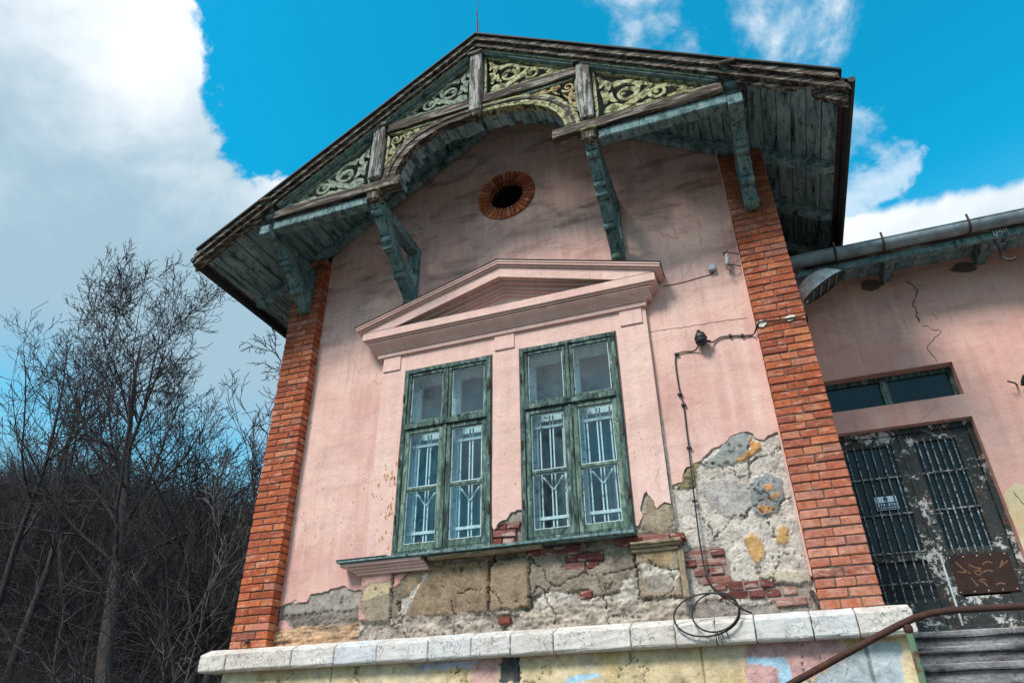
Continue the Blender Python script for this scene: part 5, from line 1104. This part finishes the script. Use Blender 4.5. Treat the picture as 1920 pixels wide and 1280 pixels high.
# ================================================================ TREES
def perp(d, r):
    a = Vector((r.gauss(0, 1), r.gauss(0, 1), r.gauss(0, 1))); return (a-d*a.dot(d)).normalized()
def grow(out, p, d, Ln, r0, lvl, r, P_):
    n = P_['seg'][min(lvl, len(P_['seg'])-1)]; r1 = r0*(.30 if lvl else .07); st_ = Ln/n; last = r0
    for i in range(n):
        d = (d+perp(d, r)*r.uniform(.05, P_['wig'])*(1 if lvl else .45)+Vector((0, 0, P_['up']*(1 if lvl else .3)))).normalized()
        q = p+d*st_; rr = r0+(r1-r0)*(i+1)/n; out.append((p, q, last, rr)); last = rr; p = q
        if lvl < P_['lv'] and (i+1)/n > (P_['clear'] if lvl == 0 else .15):
            for _ in range(r.choice(P_['kids'][lvl])):
                an = R(r.uniform(*P_['ang'])); e = (d*math.cos(an)+perp(d, r)*math.sin(an)).normalized()
                fr_ = (i+1)/n; L2 = Ln*P_['len'][lvl]*r.uniform(.7, 1.2)*((1.15-.65*fr_) if lvl == 0 else (1.1-.45*fr_))
                grow(out, p, e, L2, max(rr*r.uniform(.45, .65), P_['rmin']), lvl+1, r, P_)
def segmesh(name, segs, mt, rmin=.006):
    n = len(segs); A = np.array([s[0][:] for s in segs]); B = np.array([s[1][:] for s in segs]); ra = np.maximum(np.array([s[2] for s in segs]), rmin); rb = np.maximum(np.array([s[3] for s in segs]), rmin)
    D = B-A; D /= np.linalg.norm(D, axis=1)[:, None]+1e-9; up = np.where(abs(D[:, 2:3]) < .9, np.array([[0, 0, 1.]]), np.array([[1., 0, 0]])); X = np.cross(D, up); X /= np.linalg.norm(X, axis=1)[:, None]; Y = np.cross(D, X)
    k = 3; vs = np.empty((n, 2*k, 3))
    for j in range(k):
        t = 2*math.pi*j/k; o_ = X*math.cos(t)+Y*math.sin(t); vs[:, j] = A+o_*ra[:, None]; vs[:, k+j] = B+o_*rb[:, None]
    b0 = np.arange(n)[:, None]*2*k; q = np.concatenate([b0+np.array([[j, (j+1) % k, k+(j+1) % k, k+j]]) for j in range(k)], 1).reshape(-1, 4)
    me = bpy.data.meshes.new(name); me.vertices.add(n*2*k); me.vertices.foreach_set('co', vs.ravel()); me.loops.add(len(q)*4); me.loops.foreach_set('vertex_index', q.ravel().astype(np.int32))
    me.polygons.add(len(q)); me.polygons.foreach_set('loop_start', np.arange(len(q), dtype=np.int32)*4); me.update(calc_edges=True); me.materials.append(M[mt]); return me
BASE = dict(lv=4, seg=(9, 6, 4, 3, 2), wig=.26, up=.09, clear=.32, kids=((1, 2), (1, 1, 2), (1, 1), (1, 0)), ang=(25, 55), len=(.50, .50, .48, .5), rmin=.008)
def tree_parts(seed, H, r0, P_, lean=(0, 0)):
    r = random.Random(seed); out = []; grow(out, Vector((0, 0, 0)), Vector((lean[0], lean[1], 1)).normalized(), H*.9, r0, 0, r, P_)
    n0 = P_['seg'][0]; tr_ = []; cr_ = []
    seen = 0; p = None
    for s_ in out:
        # the stem is the chain that starts at the base
        if p is None or (s_[0]-p).length < 1e-6 and seen < n0 and s_[2] >= tr_[-1][3]-1e-9: tr_.append(s_); p = s_[1]; seen += 1
        else: cr_.append(s_)
    return tr_, cr_
def stemtube(tr_):
    mb = MB(); mb.tube([tr_[0][0]-Vector((0, 0, .5))]+[s_[0] for s_ in tr_]+[tr_[-1][1]], [tr_[0][2]*1.25]+[s_[2] for s_ in tr_]+[tr_[-1][3]], 9); return mb
TM = {}
def tree(name, loc, seed, H, r0, label, group=None, mt='bark', P_=None, lean=(0, 0), rz=0, rmin=.010, cat='tree', sc__=1.):
    global ROOT
    key = (seed, H, mt)
    if key not in TM:
        a, b = tree_parts(seed, H, r0, {**BASE, **(P_ or {})}, lean); TM[key] = (local(stemtube(a), 'trunk', mt, smooth=True), segmesh('crown', b, mt, rmin), len(b))
    t = empty(name, loc, label, cat, group); t.rotation_euler = (0, 0, rz); t.scale = (sc__,)*3
    for nm, me in (('trunk', TM[key][0]), ('crown', TM[key][1])):
        o = bpy.data.objects.new(nm, me); col.objects.link(o); o.parent = t
    return t
def hz(x, y): return hill(x, y)-.3
GR = 'bare trees on the slope left of the house'
rm_ = lambda v: v
tree('bare_tree', (-14.69, 8, hz(-14.69, 8)), 21, 16.2, .26, 'tallest bare tree with a wide crown reaching towards the roof corner', GR, rmin=.009,
     P_=dict(clear=.36, lv=4, seg=(13, 7, 5, 3, 2), kids=((2, 3, 3), (1, 2, 2), (1, 1, 2), (1, 1)), ang=(32, 62), up=.08, wig=.2, len=(.40, .48, .48, .5)), lean=(-.31, 0))
# further individual trees, thin ones with their own outlines 
SPEC = [ # x, y, seed, height, stem radius, label, lean
 (-20.07, 9, 31, 12.6, .15, 'forked thin bare tree near the left edge of the view', (-.04, 0)),
 (-21.95, 9, 32, 13.0, .15, 'bare tree at the far left edge leaning inwards', (.12, 0)),
 (-21.59, 12, 33, 12.0, .17, 'bushy bare tree between the forked tree and the tallest one', (0, 0)),
 (-22.68, 14, 34, 11.8, .17, 'dense bare tree directly behind the left of the tallest tree', (.05, 0)),
 (-18.37, 13, 35, 11.6, .16, 'broad bare tree just right of the tallest tree', (.05, 0)),
 (-13.91, 10, 36, 10.6, .13, 'slim bare tree whose twigs touch the left brick pilaster', (.05, 0)),
 (-14.55, 12, 37, 11.5, .13, 'bare sapling partly hidden behind the left brick pilaster', (.02, 0)),
 (-28.04, 16, 38, 14.0, .18, 'distant bare tree low behind the forked tree', (0, 0)),
 (-29.48, 15, 39, 14.5, .18, 'distant bare tree behind the left edge trees', (0, 0)),
]
for x, Y, sd, H, r0, lab, ln in SPEC:
    ln = (ln[0]-.21, ln[1]); tree('bare_tree', (x, Y, hz(x, Y)), sd, H, r0, lab, GR, lean=ln, rmin=.008, P_=dict(clear=.3, up=.09))
# leaning dark trunk and pale shrubs closer to the house
tree('leaning_tree', (-12.44, 5.5, hz(-12.44, 5.5)), 51, 9.8, .17, 'dark tree leaning hard to the right towards the left pilaster', None, 'bark', dict(clear=.25, up=.03, kids=((2, 2), (1, 2), (1, 1, 2), (1,))), lean=(.45, .1), rmin=.008)
tree('leaning_tree', (-10.56, 5, hz(-10.56, 5)), 52, 8.5, .14, 'second leaning trunk, closer to the ledge corner', None, 'bark', dict(clear=.25, up=.05, kids=((2, 2), (1, 2), (1, 1, 2), (1,))), lean=(.22, .1), rmin=.008)
for x, Y, sd, H, r0, lab, ln in ((-9.41, 2.6, 61, 5.4, .034, 'grey-brown shrub with long curved twigs in front of the leaning tree', (.25, 0)), (-9.63, 2.2, 62, 4.9, .03, 'grey-brown twiggy shrub at the bottom left of the slope', (-.15, 0)), (-9.1, 3, 63, 5.0, .032, 'pale shrub with arching stems near the ledge corner', (.35, 0)), (-11.07, 2.4, 64, 4.7, .03, 'grey-brown shrub at the left edge with thin crossing twigs', (.2, 0))):
    tree('bare_shrub', (x, Y, 0), sd, H, r0, lab, 'bare shrubs at the foot of the slope', 'barkpale' if sd == 63 else 'barkgrey', dict(lv=3, clear=.12, seg=(8, 7, 5, 4), kids=((1, 2), (1, 1, 0), (1, 0)), ang=(18, 48), up=.03, wig=.38, len=(.62, .55, .5)), lean=ln, rmin=.005, cat='shrub')
# the two trees behind the viewer that the window panes mirror
for x, y, sd, lab in ((-11.5, -15, 33, 'bare tree across the road from the house'), (-7.2, -19, 34, 'taller bare tree across the road from the house')):
    tree('bare_tree', (x, y, -.1), sd, {33: 13.5, 34: 14.0}[sd], .2, lab, 'bare trees across the road', lean=(0, 0), rmin=.012, P_=dict(clear=.3, up=.09))
# thicket: brush that nobody could count, on the slope
r = random.Random(5)
kinds = []
for sd in range(5):
    out = []; rr = random.Random(100+sd)
    for k in range(8):
        d = Vector((rr.uniform(-.5, .5), rr.uniform(-.5, .5), 1)).normalized()
        grow(out, Vector((rr.uniform(-1, 1), rr.uniform(-1, 1), -.2)), d, rr.uniform(3.2, 5.2), .022, 1, rr, {**BASE, 'lv': 3, 'kids': ((0,), (2, 2, 3), (1, 1, 2), (1, 0)), 'ang': (25, 75), 'wig': .5, 'up': .02, 'seg': (4, 8, 5, 3), 'len': (.5, .55, .55, .5)})
    kinds.append(out)
kc = {}
for mt, rmin in (('barkfar', .007), ('barkbrush', .005)):
    c_ = bpy.data.collections.new('brush_sources_'+mt); kc[mt] = c_
    for i, k in enumerate(kinds):
        c_.objects.link(bpy.data.objects.new('brush', segmesh('brush', k, mt, rmin)))
def thicket(name, spots, mt, label):
    me = bpy.data.meshes.new(name); me.from_pydata([s_[:3] for s_ in spots], [], [])
    for nm, ty, vals in (('sc', 'FLOAT', [s_[3] for s_ in spots]), ('rz', 'FLOAT', [r.uniform(0, 6.28) for _ in spots]), ('kd', 'INT', [s_[4] for s_ in spots])):
        a = me.attributes.new(nm, ty, 'POINT'); a.data.foreach_set('value', vals)
    o = bpy.data.objects.new(name, me); col.objects.link(o); meta(o, label, 'brush', None, 'stuff')
    t = bpy.data.node_groups.new(name, 'GeometryNodeTree'); t.interface.new_socket('Geometry', in_out='INPUT', socket_type='NodeSocketGeometry'); t.interface.new_socket('Geometry', in_out='OUTPUT', socket_type='NodeSocketGeometry')
    N_ = t.nodes.new; gi = N_('NodeGroupInput'); go = N_('NodeGroupOutput'); ip = N_('GeometryNodeInstanceOnPoints'); ci = N_('GeometryNodeCollectionInfo'); ci.inputs['Collection'].default_value = kc[mt]; ci.inputs['Separate Children'].default_value = True
    def att(nm, ty):
        a = N_('GeometryNodeInputNamedAttribute'); a.data_type = ty; a.inputs['Name'].default_value = nm; return a.outputs['Attribute']
    cx = N_('ShaderNodeCombineXYZ'); t.links.new(att('rz', 'FLOAT'), cx.inputs[2])
    t.links.new(gi.outputs[0], ip.inputs['Points']); t.links.new(ci.outputs[0], ip.inputs['Instance']); ip.inputs['Pick Instance'].default_value = True
    t.links.new(att('kd', 'INT'), ip.inputs['Instance Index']); t.links.new(cx.outputs[0], ip.inputs['Rotation']); t.links.new(att('sc', 'FLOAT'), ip.inputs['Scale']); t.links.new(ip.outputs[0], go.inputs[0])
    md = o.modifiers.new('brush', 'NODES'); md.node_group = t; return o
far = []; near = []
for i in range(170):
    Y = r.uniform(12, 44); x = -(Y+6)*r.uniform(0.715, 1.804); z = hill(x, Y)
    far.append((x, Y, z-.3, r.uniform(.7, 1.3), r.randrange(5)))
for i in range(125):
    Y = r.uniform(3.5, 10); x = -(Y+6)*r.uniform(0.787, 1.658); z = hill(x, Y)
    near.append((x, Y, z-.2, r.uniform(.30, .62), r.randrange(5)))
thicket('hillside_thicket', far, 'barkfar', 'mass of bare brush covering the wooded slope')
thicket('undergrowth', near, 'barkbrush', 'tangle of bare undergrowth at the foot of the slope')
